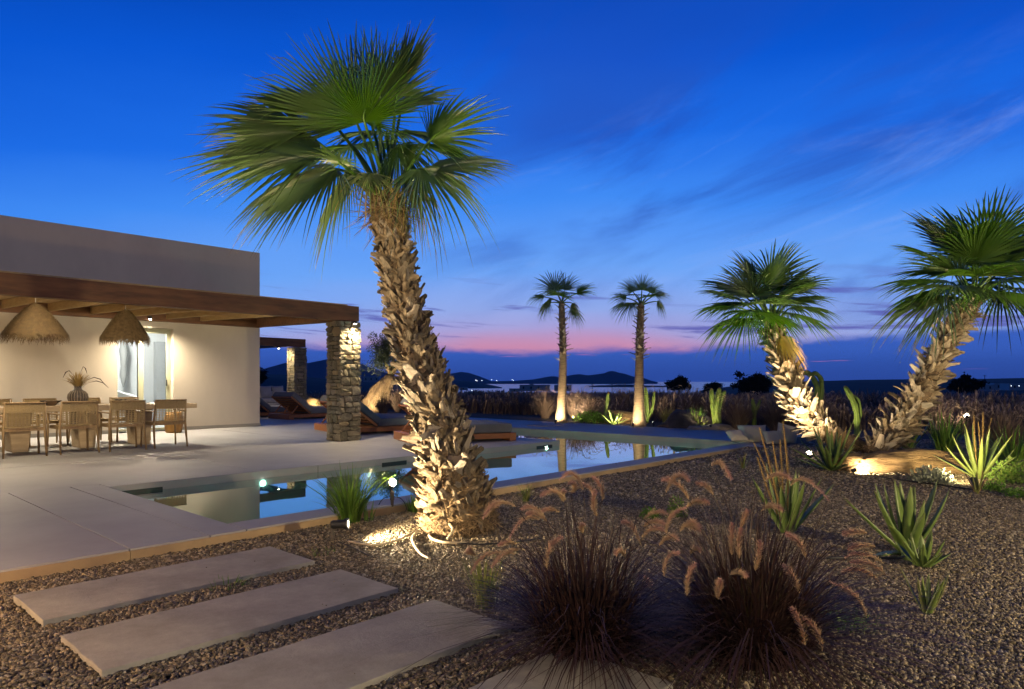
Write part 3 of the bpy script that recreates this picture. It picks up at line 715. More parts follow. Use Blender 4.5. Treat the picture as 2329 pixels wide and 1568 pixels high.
# ================================================================== PALMS
def catmull(pts, n):
    pts = [Vector(p) for p in pts]; out = []
    q = [pts[0]*2-pts[1]] + pts + [pts[-1]*2-pts[-2]]
    for i in range(1, len(q)-2):
        for k in range(n):
            t = k/n; a, b, c, d = q[i-1], q[i], q[i+1], q[i+2]
            out.append(.5*((2*b) + (c-a)*t + (2*a-5*b+4*c-d)*t*t + (3*b-a-3*c+d)*t**3))
    out.append(pts[-1]); return out
def lerp_list(xs, t):
    f = t*(len(xs)-1); i = min(int(f), len(xs)-2); return xs[i]*(1-(f-i)) + xs[i+1]*(f-i)
G_DOWN = Vector((0, 0, -1))
def k_(r, sp): return 1 if r <= sp else (1-r)/(1-sp)
def frond_geom(mb_leaf, O, A, Nn, R, spread, n, droop, g, cup=.12, dry=.12, split=.37, pleat=.018):
    A = A.normalized(); X = A.cross(Nn).normalized(); Nn = X.cross(A).normalized()
    S = R_(spread); dphi = S/n; rs0 = [.02, .22, None, .58, .72, .84, .93, 1.0]
    for i in range(n):
        phi = -S/2 + (i+.5)*dphi; q = abs(phi)/(S/2)
        Ls = R*(1 - .30*q**2)*g.uniform(.86, 1.07); sp = split*g.uniform(.85, 1.15)*(1-.25*q)
        bend = g.uniform(-.04, .04); dro = droop*g.uniform(.6, 1.5); dd = g.random() < dry*2; twist = g.uniform(-.25, .25)
        vv = []; cc = []
        if g.random() < .06: Ls *= g.uniform(.6, .85)
        brk = g.random() < .14
        for j, r in enumerate(rs0):
            r = sp if r is None else r
            ph = phi + bend*max(0, r-sp)
            half = dphi/2*.98
            if r <= sp: wl = wr = half*r
            else:
                k = (1-r)/(1-sp); wl = wr = half*sp*(k**.75)*1.2
            def pt(off, ofs):
                pp_ = ph + (off/r if r > 0 else 0)
                d = A*math.cos(pp_) + X*math.sin(pp_)
                s = r*Ls
                bendN = cup*R*(math.cos(pp_*1.0)*-(r*r)*.5 + .30*q*q*r)
                return O + d*s + Nn*(bendN + ofs*R*min(r, .6)/.6) + G_DOWN*(dro*Ls*max(0, r-sp*.8)**2*1.6 + (Ls*.9*max(0, r-.78)**1.3 if brk else 0))
            tw = twist*max(0, r-sp)
            pk = pleat*(1 if r <= sp else ((1-r)/(1-sp))**1.1); vv += [pt(-wl, -pk - tw*.03*k_(r, sp)), pt(0, pk), pt(wr, -pk + tw*.03*k_(r, sp))]
            t_ = 0.0
            if r > .97: t_ = g.uniform(.3, 1.0)
            elif r > .88 and dd: t_ = g.uniform(.3, .9)
            elif dd and dry > .3 and r > .6: t_ = g.uniform(.2, .8)
            cc += [min(1, t_ + (dry*.6 if dry > .3 else 0))]*3
        m = len(rs0)
        fs = [(3*j+k, 3*j+k+1, 3*j+k+4, 3*j+k+3) for j in range(m-1) for k in (0, 1)]
        mb_leaf.add(vv, fs, cc)
def add_frond(palm, base, crown, hub, axis, normal, R, spread=200, n=40, droop=.25, g=None, mat=None, cup=.12, dry=.12, split=.37, pr=.012):
    # all points in world space; the palm's root sits at `base`
    O = Vector(hub)-base; C = Vector(crown)-base
    b = MB(); frond_geom(b, O, Vector(axis), Vector(normal), R, spread, n, droop, g, cup, dry, split)
    fr = obj('frond', b, mat or m_leaf, palm)
    mid = (C+O)/2 + Vector((0, 0, .06*R))
    a = Vector(axis).normalized()
    pts = catmull([C, mid, O, O + a*R*.16], 5)
    obj('petiole', MB().tube(pts, [pr*1.7*(1-.75*i/(len(pts)-1)) for i in range(len(pts))], 6, c=0.0), mat or m_leaf, fr, True)
    return fr
boot_rnd = random.Random(21)
m_boot_small = pmat('small_leaf_base', (.28, .22, .145), (.07, .05, .03), scale=16, rough=.85, bump=.6, bscale=60, lo=.3, hi=.7)
def boot_mesh(kind):
    g = boot_rnd; b = MB(); L_ = 1.0
    w = {'slab': [(.0, .34), (.35, .27), (.7, .21), (1.0, .17)], 'split': [(.0, .40), (.3, .30), (.65, .14), (1.0, .11)], 'chip': [(.0, .34), (.4, .32), (.75, .24), (1.0, .12)], 'strap': [(.0, .22), (.35, .17), (.7, .14), (1.0, .10)], 'hook': [(.0, .30), (.4, .16), (.75, .10), (1.0, .06)]}[kind]
    curve = g.uniform(-.30, .06); tw = g.uniform(-.3, .3); vv = []
    for s, (t, hw) in enumerate(w):
        hw *= g.uniform(.85, 1.15)
        for off in (.025, -.025):
            for x in (-1, 0, 1):
                y = (.10*abs(x)**2*hw/.3 if off > 0 else .10*abs(x)**2*hw/.3) + curve*t*t + off*(1-.4*t)
                xx = x*hw; a = tw*t; vv.append((xx*math.cos(a) + g.uniform(-.015, .015), y + xx*math.sin(a), t*L_ + (g.uniform(-.07, .07) if s == 3 else 0)))
    fs = []
    for s in range(3):
        o = s*6
        for k in (0, 1): fs += [(o+k, o+k+1, o+k+7, o+k+6), (o+3+k+1, o+3+k, o+9+k, o+10+k)]
        fs += [(o, o+6, o+9, o+3), (o+2, o+5, o+11, o+8)]
    fs += [(18, 19, 22, 21), (19, 20, 23, 22)]
    b.add(vv, fs); return b.mesh('leaf_base', m_boot, False)
boots = {k: [boot_mesh(k) for _ in range(8)] for k in ('slab', 'split', 'hook', 'chip', 'strap')}
def palm_trunk(palm, base, path, radii, mat, n=14, rough=.05):
    pts = catmull([Vector(p)-base for p in path], 6); m = len(pts)
    rad = [lerp_list(radii, i/(m-1)) for i in range(m)]
    obj('trunk', MB().tube(pts, rad, n, True, lambda a, i: 1 + rough*noise.noise(Vector((math.cos(a)*2, math.sin(a)*2, i*.7)))*2), mat, palm, True)
    return pts, rad
def palm_boots(palm, pts, rad, n, t0, t1, kinds, size, tilt, yaw, seed, sink=.9, power=1.0, joined=False):
    g = random.Random(seed); m = len(pts); jb = MB()
    for k in range(n):
        t = t0 + (t1-t0)*((k+.5)/n)**power; f = t*(m-1); i = min(int(f), m-2); p = pts[i].lerp(pts[i+1], f-i); r = rad[i]*(1-(f-i)) + rad[i+1]*(f-i)
        ax = (pts[i+1]-pts[i]).normalized(); ref = ax.cross(Vector((0, 1, .1))).normalized(); b2 = ax.cross(ref)
        a = k*2.39996 + g.uniform(-.25, .25); rd = ref*math.cos(a) + b2*math.sin(a)
        tl = R_(g.uniform(*tilt)); yw = R_(g.gauss(0, yaw))
        tan = ax.cross(rd).normalized()
        zdir = (ax*math.cos(tl) + rd*math.sin(tl)).normalized(); zdir = (Quaternion(rd, yw) @ zdir)
        xdir = (Quaternion(rd, yw) @ tan); ydir = zdir.cross(xdir).normalized()
        s = lerp_list(size, t)*g.uniform(.75, 1.25); w = s*g.uniform(.8, 1.25)
        mt = Matrix((xdir, ydir, zdir)).transposed().to_4x4()
        bmsh = g.choice(boots[g.choice(kinds)]); mat_ = Matrix.Translation(p + rd*r*sink) @ mt @ Matrix.Diagonal((w, w, s, 1))
        if joined: jb.add([mat_ @ q.co for q in bmsh.vertices], [tuple(q.vertices) for q in bmsh.polygons]); continue
        o = link('leaf_base', bmsh, palm); o.matrix_local = mat_
    if joined: tag(obj('small_leaf_bases', jb, m_boot_small, palm), kind='stuff')
def palm_fibre(palm, pts, rad, n, t0, t1, ln, seed, name='fibre'):
    g = random.Random(seed); b = MB(); m = len(pts)
    for k in range(n):
        t = g.uniform(t0, t1); f = t*(m-1); i = min(int(f), m-2); p = pts[i].lerp(pts[i+1], f-i); r = rad[i]
        ax = (pts[i+1]-pts[i]).normalized(); ref = ax.cross(Vector((0, 1, .1))).normalized(); b2 = ax.cross(ref); a = g.uniform(0, 6.283)
        rd = ref*math.cos(a) + b2*math.sin(a); tan = ax.cross(rd); l_ = ln*g.uniform(.5, 1.6); dr_ = (ax*g.uniform(-.9, .6) + tan*g.uniform(-.9, .9)).normalized()
        q = p + rd*(r*.99); bow = g.uniform(.1, .45)
        pp_ = [q, q + dr_*l_*.4 + rd*l_*bow*.6, q + dr_*l_*.8 + rd*l_*bow*g.uniform(.3, 1.2), q + dr_*l_ + rd*l_*bow*g.uniform(0, 1.4)]
        wv = g.uniform(.0012, .004); b.ribbon(pp_, [wv, wv, wv*.7, wv*.2], (dr_.cross(rd)).normalized())
    tag(obj(name, b, m_fibre, palm), kind='stuff')

# ---------------- the big palm in front of the pool
D0 = 5.45
path = [(1047, 1222), (1040, 1150), (1030, 1085), (1010, 1010), (985, 920), (952, 820), (925, 720), (902, 610), (888, 520), (879, 462)]
path = [at(x, y, D0 + (.0 if k == 0 else .015*k)) for k, (x, y) in enumerate(path)]
base0 = path[0].copy(); base0.z = -.08; path[0].z = -.10
big = thing('palm_tree', 'tall fan palm with shaggy leaning trunk in front of the pool', 'palm', base0)
pts, rad = palm_trunk(big, base0, path, [.30, .265, .20, .175, .16, .15, .135, .125, .115, .105], m_bark)
palm_boots(big, pts, rad, 300, .10, .99, ['slab', 'split', 'split', 'strap'], [.15, .165, .175, .165, .145, .125, .11, .10], (2, 27), 44, 31, .98)
palm_boots(big, pts, rad, 1150, .05, .985, ['split', 'strap', 'hook', 'chip'], [.10, .11, .115, .105, .09, .08, .07, .065], (-4, 32), 62, 32, .98, joined=True)
palm_fibre(big, pts, rad, 3000, .01, .24, .09, 4)
palm_fibre(big, pts, rad, 1100, .26, 1.0, .06, 5)
crown = path[-1].copy()
g = random.Random(77)
def fr(x, y, dd, axis, normal, Rpx, **k):
    add_frond(big, base0, crown + Vector((g.uniform(-.05, .05), g.uniform(-.05, .05), g.uniform(-.05, .03))), at(x, y, D0+dd), axis, normal, Rpx*1.10*D0/F_, g=g, **k)
CAMN = Vector((0, -1, 0))
# axis in (right, away, up); normal points to the upper leaf surface
fr(829, 277, -.35, (.16, -.30, 1), (.05, -1, -.15), 150, spread=235, n=46, droop=.06, cup=.16)          # bright leaf facing the camera
fr(812, 282, .12, (-.42, .10, 1), (.2, -1, .1), 265, spread=190, n=64, droop=.02, cup=.12, split=.46)     # largest leaf, up-left
fr(842, 268, .30, (.02, .25, 1), (0, -1, .3), 215, spread=120, n=34, droop=.02)
fr(690, 300, .05, (-1, .05, .45), (.45, -.8, .7), 225, spread=170, n=54, droop=.10)
fr(735, 352, -.18, (-1, -.15, .05), (.1, -.7, .9), 275, spread=150, n=58, droop=.16)
fr(765, 385, -.30, (-.85, -.25, -.45), (-.3, -.6, .75), 215, spread=180, n=56, droop=.30, dry=.18)
fr(795, 395, -.05, (-.55, -.1, -.9), (-.7, -.5, .4), 150, spread=190, n=36, droop=.5, dry=.3)
fr(903, 215, .10, (.22, .1, 1), (-.55, -.8, .1), 185, spread=70, n=22, droop=.04, cup=.1, split=.55)
fr(912, 250, .45, (.25, .7, .75), (-.2, -.6, .8), 190, spread=150, n=34, droop=.2)
fr(978, 320, .0, (.85, -.1, .62), (-.3, -.85, .5), 180, spread=160, n=44, droop=.10, cup=.2)
fr(975, 388, -.05, (1, -.1, .22), (-.1, -.55, .9), 185, spread=150, n=50, droop=.22)
fr(955, 385, -.22, (.7, -.3, -.5), (.3, -.6, .7), 170, spread=190, n=40, droop=.5, dry=.3)
fr(925, 395, .15, (.5, .2, -.75), (.5, -.5, .6), 140, spread=180, n=34, droop=.5, dry=.4)
fr(880, 300, .50, (.1, 1, .35), (0, -.3, 1), 210, spread=200, n=40, droop=.3)
fr(800, 330, .55, (-.6, 1, .2), (-.2, -.2, 1), 220, spread=190, n=40, droop=.3)
fr(950, 330, .50, (.7, .9, .2), (.1, -.2, 1), 190, spread=190, n=36, droop=.3)
fr(905, 330, .05, (.35, .2, -.6), (.5, -.75, .3), 150, spread=170, n=34, droop=.5, dry=.2)
fr(775, 372, -.42, (-.2, -.8, .3), (0, -.5, .9), 70, spread=250, n=26, droop=.2)
fr(850, 250, .25, (-.2, .3, 1), (.1, -1, .3), 235, spread=140, n=40, droop=.02)
fr(840, 395, -.25, (-.1, -.6, -.5), (0, -.7, .6), 95, spread=190, n=28, droop=.6, dry=.4)
fr(740, 260, .3, (-.8, .5, .7), (.3, -.6, .7), 215, spread=160, n=46, droop=.08)
fr(865, 225, .05, (.05, .05, 1), (-.1, -1, .1), 175, spread=110, n=30, droop=.02)
fr(705, 335, -.05, (-1, -.1, .25), (.3, -.75, .7), 235, spread=150, n=48, droop=.12)
fr(720, 390, .1, (-.9, .1, -.25), (-.1, -.5, .9), 200, spread=150, n=44, droop=.25, dry=.2)
# sheath stubs and dry threads under the crown
palm_fibre(big, pts, rad, 420, .94, 1.0, .22, 6, 'crown_thread')

# ---------------- the leaning pair on the right
def side_palm(name, label, path, radii, nb, size, tilt, seed, fibre, fr_list, D, crown_jit=.04, kinds=('slab', 'split', 'strap'), yaw=24, t1=.985, t0=.03):
    base = Vector(path[0]); pl = thing('palm_tree', label, 'palm', base)
    pts, rad = palm_trunk(pl, base, path, radii, m_bark)
    palm_boots(pl, pts, rad, nb, t0, t1, list(kinds), size, tilt, yaw, seed, .9)
    palm_boots(pl, pts, rad, 320, t0, t1, ['split', 'strap', 'chip'], [.11, .11, .10, .09], (0, 45), 45, seed+50, .95, joined=True)
    palm_fibre(pl, pts, rad, fibre, .0, .98, .07, seed)
    cr_ = Vector(path[-1]); gg = random.Random(seed)
    for x, y, dd, ax, nm, rp, kw in fr_list:
        jit = Vector((gg.uniform(-crown_jit, crown_jit), gg.uniform(-crown_jit, crown_jit), gg.uniform(-crown_jit, crown_jit)))
        add_frond(pl, base, cr_ + jit, at(x, y, D+dd), ax, nm, rp*1.08*D/F_, g=gg, **kw)
    return pl
def crown_auto(cx, cy, hubr, rp, seed, n=24, up=.35, D=10, lean=(0, 0), nseg=34):
    gg = random.Random(seed); out = []
    for k in range(n):
        a = k*2.39996 + gg.uniform(-.3, .3); e = math.asin(max(-.75, min(1, 1 - 1.55*(k+.5)/n)))     # from upright to drooping
        dx_, dy_, dz_ = math.cos(a)*math.cos(e), math.sin(a)*math.cos(e), math.sin(e)
        hr = hubr*gg.uniform(.75, 1.1)
        x = cx + (dx_ + lean[0])*hr; y = cy - (dz_*.9 + lean[1])*hr - 8; dd = dy_*hr*D/F_
        ax = Vector((dx_, dy_, dz_ + .12)); nm = Vector((-dx_*dz_, -dy_*dz_, math.cos(e)+.15)) + Vector((0, -.25, 0))
        out.append((x, y, dd, ax, nm, rp*gg.uniform(.85, 1.1), dict(spread=gg.uniform(150, 215), n=nseg, droop=.16 + .35*max(0, -dz_+.35), cup=.14, dry=.10 + .3*max(0, -dz_))))
    return out
DR = 10.2
p1 = [(1965, 1030, .12), (1915, 1000, .05), (1868, 975, 0), (1828, 935, 0), (1802, 885, 0), (1782, 830, 0), (1768, 785, 0), (1757, 745, 0)]
p1 = [at(x, y, DR + .25 + dd) for x, y, dd in p1]
cl = crown_auto(1745, 722, 62, 108, 5, 26, D=DR, lean=(-.1, .28))
R1 = side_palm('palm_tree', 'bright lit fan palm bending left at the pool corner', p1, [.17, .14, .165, .18, .165, .15, .14, .12], 170, [.21, .21, .22, .19, .16], (8, 38), 8, 1500, cl, DR+.25, t0=.22)
gg = random.Random(9)
add_frond(R1, p1[0], p1[-1], at(1775, 765, DR-.05), (.55, -.35, -.8), (.4, -.7, .4), 88*DR/F_, 150, 30, .35, gg, m_leafdry, dry=.5)
p2 = [(1985, 1040, 0), (2020, 1000, 0), (2062, 945, 0), (2105, 870, 0), (2140, 800, .05), (2172, 745, .1), (2208, 698, .15)]
p2 = [at(x, y, DR - .1 + dd) for x, y, dd in p2]
cl2 = crown_auto(2222, 668, 92, 150, 14, 28, D=DR, lean=(.10, .22), nseg=36)
side_palm('palm_tree', 'fan palm leaning to the right with thorny trunk at the right edge', p2, [.18, .185, .175, .155, .138, .125, .11], 200, [.20, .20, .19, .17, .15], (20, 62), 12, 1600, cl2, DR)
# ---------------- two slim palms behind the pool
def slim(label, path, radii, D, cl_, seed, nb=42):
    base = Vector(path[0]); pl = thing('palm_tree', label, 'palm', base, group=None)
    pts, rad = palm_trunk(pl, base, path, radii, m_ring, rough=.03)
    palm_boots(pl, pts, rad, nb, .60, .99, ['hook'], [.17, .17, .16], (35, 70), 8, seed, .9)
    palm_boots(pl, pts, rad, 46, .68, .99, ['slab'], [.11, .11, .10], (2, 9), 12, seed+1, .96)
    gg = random.Random(seed)
    for x, y, dd, ax, nm, rp, kw in cl_:
        add_frond(pl, base, Vector(path[-1]), at(x, y, D+dd), ax, nm, rp*D/F_, g=gg, **kw)
    return pl
dk = dict(spread=170, n=30, droop=.2, dry=.1)
D2 = 18.3
pa = [at(1276, 963, D2), at(1277, 925, D2), at(1280, 850, D2), at(1280, 780, D2), at(1277, 690, D2)]
slim('slim palm behind the pool, left one, with a hanging dead leaf', pa, [.185, .125, .105, .09, .075], D2, [
    (1238, 676, .1, (-1, .1, .12), (.2, -.5, .8), 46, dict(dk, droop=.4)), (1262, 662, -.1, (-.25, 0, 1), (.1, -1, .2), 62, dict(dk, spread=210)), (1285, 660, .2, (.2, .2, 1), (0, -1, .3), 58, dk),
    (1312, 668, 0, (.85, 0, .6), (-.3, -.6, .6), 56, dict(dk, spread=130)), (1270, 672, -.3, (-.1, -.8, .3), (0, -.7, .7), 50, dict(dk, spread=230)), (1255, 682, .3, (-.7, .4, -.4), (-.3, -.5, .7), 45, dict(dk, droop=.5)),
    (1302, 690, .1, (.35, .1, -.7), (.6, -.6, .4), 38, dict(dk, droop=.5, dry=.4)), (1300, 704, -.1, (.5, -.3, -.6), (.4, -.7, .5), 42, dict(dk, droop=.5, dry=.3)), (1290, 668, .4, (.3, 1, .3), (0, -.2, 1), 52, dk), (1246, 690, -.1, (-.5, -.2, -.8), (-.6, -.6, .4), 34, dict(dk, droop=.5))], 41)
D3 = 16.8
pb = [at(1452, 972, D3), at(1453, 930, D3), at(1454, 850, D3), at(1455, 780, D3), at(1458, 695, D3)]
slim('slim palm behind the pool, right one, with a compact crown', pb, [.195, .135, .105, .09, .08], D3, [
    (1425, 678, 0, (-1, 0, .25), (.2, -.6, .7), 46, dict(dk, droop=.35)), (1440, 664, .1, (-.5, .1, 1), (.2, -1, .3), 46, dict(dk, spread=190)), (1460, 660, -.1, (.05, 0, 1), (0, -1, .3), 48, dict(dk, spread=200)),
    (1478, 666, .1, (.6, .1, .9), (-.2, -.9, .3), 42, dict(dk, spread=170)), (1490, 672, 0, (1, -.1, .3), (-.1, -.6, .8), 42, dict(dk, droop=.4)), (1436, 690, -.2, (-.5, -.4, -.5), (-.3, -.7, .6), 50, dict(dk, droop=.5)),
    (1470, 676, -.3, (.2, -.9, .2), (0, -.6, .8), 44, dict(dk, spread=220)), (1495, 686, .1, (.6, .1, -.6), (.5, -.6, .5), 36, dict(dk, droop=.5)), (1450, 672, .4, (-.1, 1, .3), (0, -.2, 1), 48, dk), (1420, 690, .2, (-.9, .2, -.3), (-.3, -.4, .8), 40, dict(dk, droop=.45))], 51)
# ================================================================== PLANTS
def blades_geom(b, n, h, spread, g, r0=.05, w=.0035, hvar=.4, arch=1.0, base=Vector((0, 0, 0)), tint=(0, 0)):
    for k in range(n):
        a = g.uniform(0, 6.283); le = g.random()**.8*spread; ln = h*g.uniform(1-hvar, 1.08)
        dr = Vector((math.cos(a), math.sin(a), 0)); o = base + dr*r0*g.random()**.5
        sd = Vector((-dr.y, dr.x, 0)); sd = (sd + dr*g.uniform(-.6, .6)).normalized()
        side = sd*g.uniform(-.15, .15)
        pts = []
        for t in (0, .25, .5, .75, 1):
            pts.append(o + dr*(ln*le*t**1.45) + side*(ln*t*t) + Vector((0, 0, ln*(t - arch*.40*le*t*t))))
        ww = w*g.uniform(.7, 1.3); c = g.uniform(*tint)
        b.ribbon(pts, [ww*.8, ww, ww*.9, ww*.6, ww*.1], sd, c=[c]*5)
def plume_geom(b, p0, p1, p2, rad, g, nb=380):
    # quadratic curve p0 -> p2 through p1, a fuzzy spindle
    ctl = p1*2 - (p0+p2)*.5
    def q(t): return p0*(1-t)**2 + ctl*2*t*(1-t) + p2*t*t
    ts = [0, .12, .3, .5, .7, .88, 1]; cols = [1, .75, .45, .3, .2, .1, 0]
    b.tube([q(t) for t in ts], [rad*x for x in (.10, .20, .25, .25, .21, .15, .04)], 6, True, c=[c for c in cols for _ in range(6)])
    for k in range(nb):
        t = g.random()*.97; p = q(t); d = (q(min(1, t+.02))-q(max(0, t-.02))).normalized()
        rd = Vector((g.gauss(0, 1), g.gauss(0, 1), g.gauss(0, 1))); rd = (rd - d*rd.dot(d)).normalized()
        l = rad*1.75*math.sin(math.pi*min(1, .12 + t*.82))**.6*g.uniform(.7, 1.25); e = p + (rd*.78 + d*.62)*l
        s = d.cross(rd)*(.0010 + rad*.045)
        c = max(0, 1-t*1.2)
        b.add([p-s, p+s, e], [(0, 1, 2)], [c, c, min(1, c+.35)])
# ---------------- the two purple fountain grasses in front
def hero_grass(label, base, h, spread, nblades, plumes, seed, d0, green=0):
    g = random.Random(seed); o = thing('fountain_grass', label, 'grass', base)
    b = MB(); blades_geom(b, int(nblades*.36), h*.95, spread*.9, g, .15, .0034, .65, 1.5)
    blades_geom(b, int(nblades*.6), h*1.0, spread*1.35, g, .18, .0032, .65, 1.75)
    blades_geom(b, int(nblades*.6), h*.85, spread*1.7, g, .20, .0030, .7, 1.6)
    tag(obj('blades', b, m_blade, o), kind='stuff')
    if green:
        b = MB(); blades_geom(b, green, h*.7, spread*.9, g, .1, .003, .5, 1.1, tint=(.6, 1)); tag(obj('green_blades', b, m_blade, o), kind='stuff')
    for pl in plumes:
        x0, y0, x1, y1, x2, y2 = pl[:6]; dd = pl[6] if len(pl) > 6 else g.uniform(-.22, .22)
        S = lambda x, y: at(1054.5 + x*.3937, 1008.6 + y*.3937, d0+dd) - base
        p0, p1, p2 = S(x0, y0), S(x1, y1), S(x2, y2)
        b = MB(); plume_geom(b, p0, p1, p2, .0165*g.uniform(.85, 1.15), g)
        obj('plume', b, m_plume, o)
        root = Vector((g.uniform(-.06, .06), g.uniform(-.05, .05), 0)); d = (p0-p1).normalized()
        mid = root.lerp(p0, .55) + Vector((0, 0, .10))
        obj('stem', MB().tube(catmull([root, mid, p0], 4), .0014, 4), m_blade, o)
    return o
g1 = gnd(1330, 1478, -.075); g2 = gnd(1715, 1492, -.075)
pl1 = [(300,365,190,345,110,440),(440,440,340,440,260,560),(690,270,630,175,550,215),(760,380,740,270,670,230),(800,330,795,255,740,185),(590,330,520,275,440,310),(330,610,230,640,160,720),(300,640,130,645,40,760),(310,580,250,572,200,590),
       (480,720,500,600,572,540,-.3),(1020,580,975,480,910,455),(1110,910,1085,830,1040,770),(935,660,910,625,875,640,-.3),(690,520,682,490,690,470,-.3),(480,450,420,405,360,410),(470,430,400,370,330,385),(580,340,570,300,585,275),(620,290,640,250,615,225),(560,400,500,380,450,395),(130,430,150,375,200,350),(70,650,45,630,30,620),(770,420,750,340,765,270)]
pl2 = [(1040,440,1110,395,1180,412),(1030,560,1090,492,1170,510),(1170,520,1200,420,1290,372,-.3),(1250,510,1310,455,1370,490),(1130,590,1190,540,1240,562),(1160,770,1180,660,1250,635,-.3),(1290,880,1300,770,1342,690,-.35),(1550,645,1545,540,1555,460,-.3),(1592,665,1590,560,1605,490,-.3),(1600,490,1622,430,1640,385),(1685,735,1705,640,1712,560,-.3),(1470,900,1472,840,1482,790,-.35),
       (1740,215,1820,178,1900,212,.1),(1890,245,1980,212,2112,335,.1),(1170,285,1230,190,1310,215),(1300,325,1230,228,1140,210),(1440,300,1400,245,1340,230),(1430,130,1490,118,1550,215,.15),(1975,660,1935,570,1860,522),(1940,865,1905,770,1840,700,-.25),(1970,1170,1945,1040,1890,950,-.35),(2070,1200,2035,1075,1950,1010,-.35),(2330,1010,2260,880,2110,800,-.15),
       (1040,480,1100,450,1165,470),(1260,470,1320,480,1370,500),(2330,520,2260,510,2190,525,.1),(2380,600,2290,590,2220,610,.1),(2420,690,2310,640,2200,660),(2400,800,2290,730,2180,745),(2440,760,2340,690,2230,690),(1310,640,1330,612,1365,615),(1540,760,1590,745,1640,770,-.3),(1290,370,1350,330,1420,345),(1720,390,1780,360,1850,392,.1)]
hero_grass('dark purple fountain grass clump in the foreground, left one, beside the last stepping slab', g1, .70, .95, 1000, pl1, 101, g1.y)
hero_grass('dark purple fountain grass clump in the foreground, right one, in front of the aloe stalks', g2, .78, 1.0, 1150, pl2, 102, g2.y, green=160)
# small tufts
def tuft(label, base, n, h, spread, mat, seed, w=.004, r0=.04, tint=(0, .15), cat='plant', name='grass_tuft', arch=1.0):
    g = random.Random(seed); o = thing(name, label, cat, base)
    b = MB(); blades_geom(b, n, h, spread, g, r0, w, .5, arch, tint=tint); tag(obj('blades', b, mat, o), kind='stuff'); return o
p = gnd(795, 1190, -.08); tuft('fresh green grass tuft between pool edge and garden spotlight', p, 170, .54, .75, m_green, 1, .0065, .09, arch=1.2)
p = gnd(838, 1188, -.08); tuft('sparse upright green blades right of the fresh grass tuft', p, 14, .26, .25, m_green, 2, .0045, .04)
p = gnd(940, 1166, -.08); tuft('small green tuft left of the big palm foot', p, 60, .18, .9, m_green, 3, .005, .05)
p = gnd(1196, 1145, -.08); tuft('thin yellow green tuft right of the big palm', p, 40, .22, .6, m_green, 4, .003, .03, (.2, .9))
p = gnd(1105, 1385, -.08); tuft('small green and red grass tuft at the left of the fountain grass', p, 120, .30, .5, m_green, 5, .003, .05, (.3, 1))
p = gnd(522, 1340, -.08); tuft('few green blades between the first two stepping slabs', p, 40, .085, .9, m_green, 6, .003, .10, arch=1.3)
p = gnd(1925, 1428, -.08); tuft('patch of thin green grass on the gravel right of the fountain grass', p, 160, .09, 1.1, m_green, 7, .002, .14, arch=1.5)
p = gnd(1402, 1070, -.08); tuft('tiny dark sprig on the coping edge', p, 26, .13, 1.0, m_blade, 8, .002, .04)
p = gnd(730, 1262, -.08); tuft('few sprouts on the gravel beside the spotlight', p, 22, .06, .9, m_green, 9, .002, .10)

# ---------------- aloes
def aloe_leaf(b, o, a, e, ln, w, curl, g, dry=0.0):
    d = Vector((math.cos(a), math.sin(a), 0)); s = Vector((-d.y, d.x, 0)); m = 7; vv = []; cc = []
    p = Vector(o); ang = e
    for i in range(m):
        t = i/(m-1); hw = w*(.75 + .5*t - .0*t)*(1-t)**.62 if i < m-1 else .001; th = hw*.45
        dv = d*math.cos(ang) + Vector((0, 0, 1))*math.sin(ang); nn = -d*math.sin(ang) + Vector((0, 0, 1))*math.cos(ang)
        vv += [p - s*hw + nn*th*.7, p + nn*th*.05, p + s*hw + nn*th*.7, p + s*hw*.7 - nn*th*.55, p - nn*th, p - s*hw*.7 - nn*th*.55]
        cc += [min(1, dry + .55*max(0, t-.75))]*6
        p = p + dv*(ln/(m-1)); ang += curl/(m-1)
    fs = [(i*6+k, i*6+(k+1) % 6, i*6+6+(k+1) % 6, i*6+6+k) for i in range(m-1) for k in range(6)]
    b.add(vv, fs, cc)
def aloe(label, base, n, ln, w, seed, e0=(.5, 1.45), curl=(-.3, .4), dry=0.0, leaves=None, stalks=(), mat=None, name='aloe_plant', cat='aloe'):
    g = random.Random(seed); o = thing(name, label, cat, base)
    specs = leaves or [(k*2.39996 + g.uniform(-.2, .2), e0[0] + (e0[1]-e0[0])*((k+.5)/n)**.8, ln*g.uniform(.75, 1.1), w*g.uniform(.85, 1.15), g.uniform(*curl)) for k in range(n)]
    for a, e, l, ww, cu in specs:
        b = MB(); aloe_leaf(b, (math.cos(a)*w*.5, math.sin(a)*w*.5, 0), a, e, l, ww, cu, g, dry if g.random() < .4 else dry*.3); obj('leaf', b, mat or m_aloe, o, True)
    for top, r in stalks:
        top = Vector(top)-base; root = Vector((g.uniform(-.04, .04), g.uniform(-.04, .04), .02)); mid = root.lerp(top, .5) + Vector((g.uniform(-.02, .02), 0, .0))
        pts = catmull([root, mid, top], 6); b = MB(); b.tube(pts, [.0055*(1-.5*i/(len(pts)-1)) for i in range(len(pts))], 6)
        for k in range(int(150*r)):
            t = .42 + .57*k/(150*r); f = t*(len(pts)-1); i = min(int(f), len(pts)-2); p = pts[i].lerp(pts[i+1], f-i); a = k*2.4
            d = Vector((math.cos(a), math.sin(a), .25)).normalized(); s = Vector((0, 0, .0035)); l = .017*(1.25-t)
            b.add([p-s, p+s, p+d*(l+.008)], [(0, 1, 2)]); s2 = d.cross(Vector((0, 0, 1)))*.003; b.add([p-s2, p+s2, p+d*(l+.008)], [(0, 1, 2)])
        obj('flower_stalk', b, m_stalk, o)
    return o
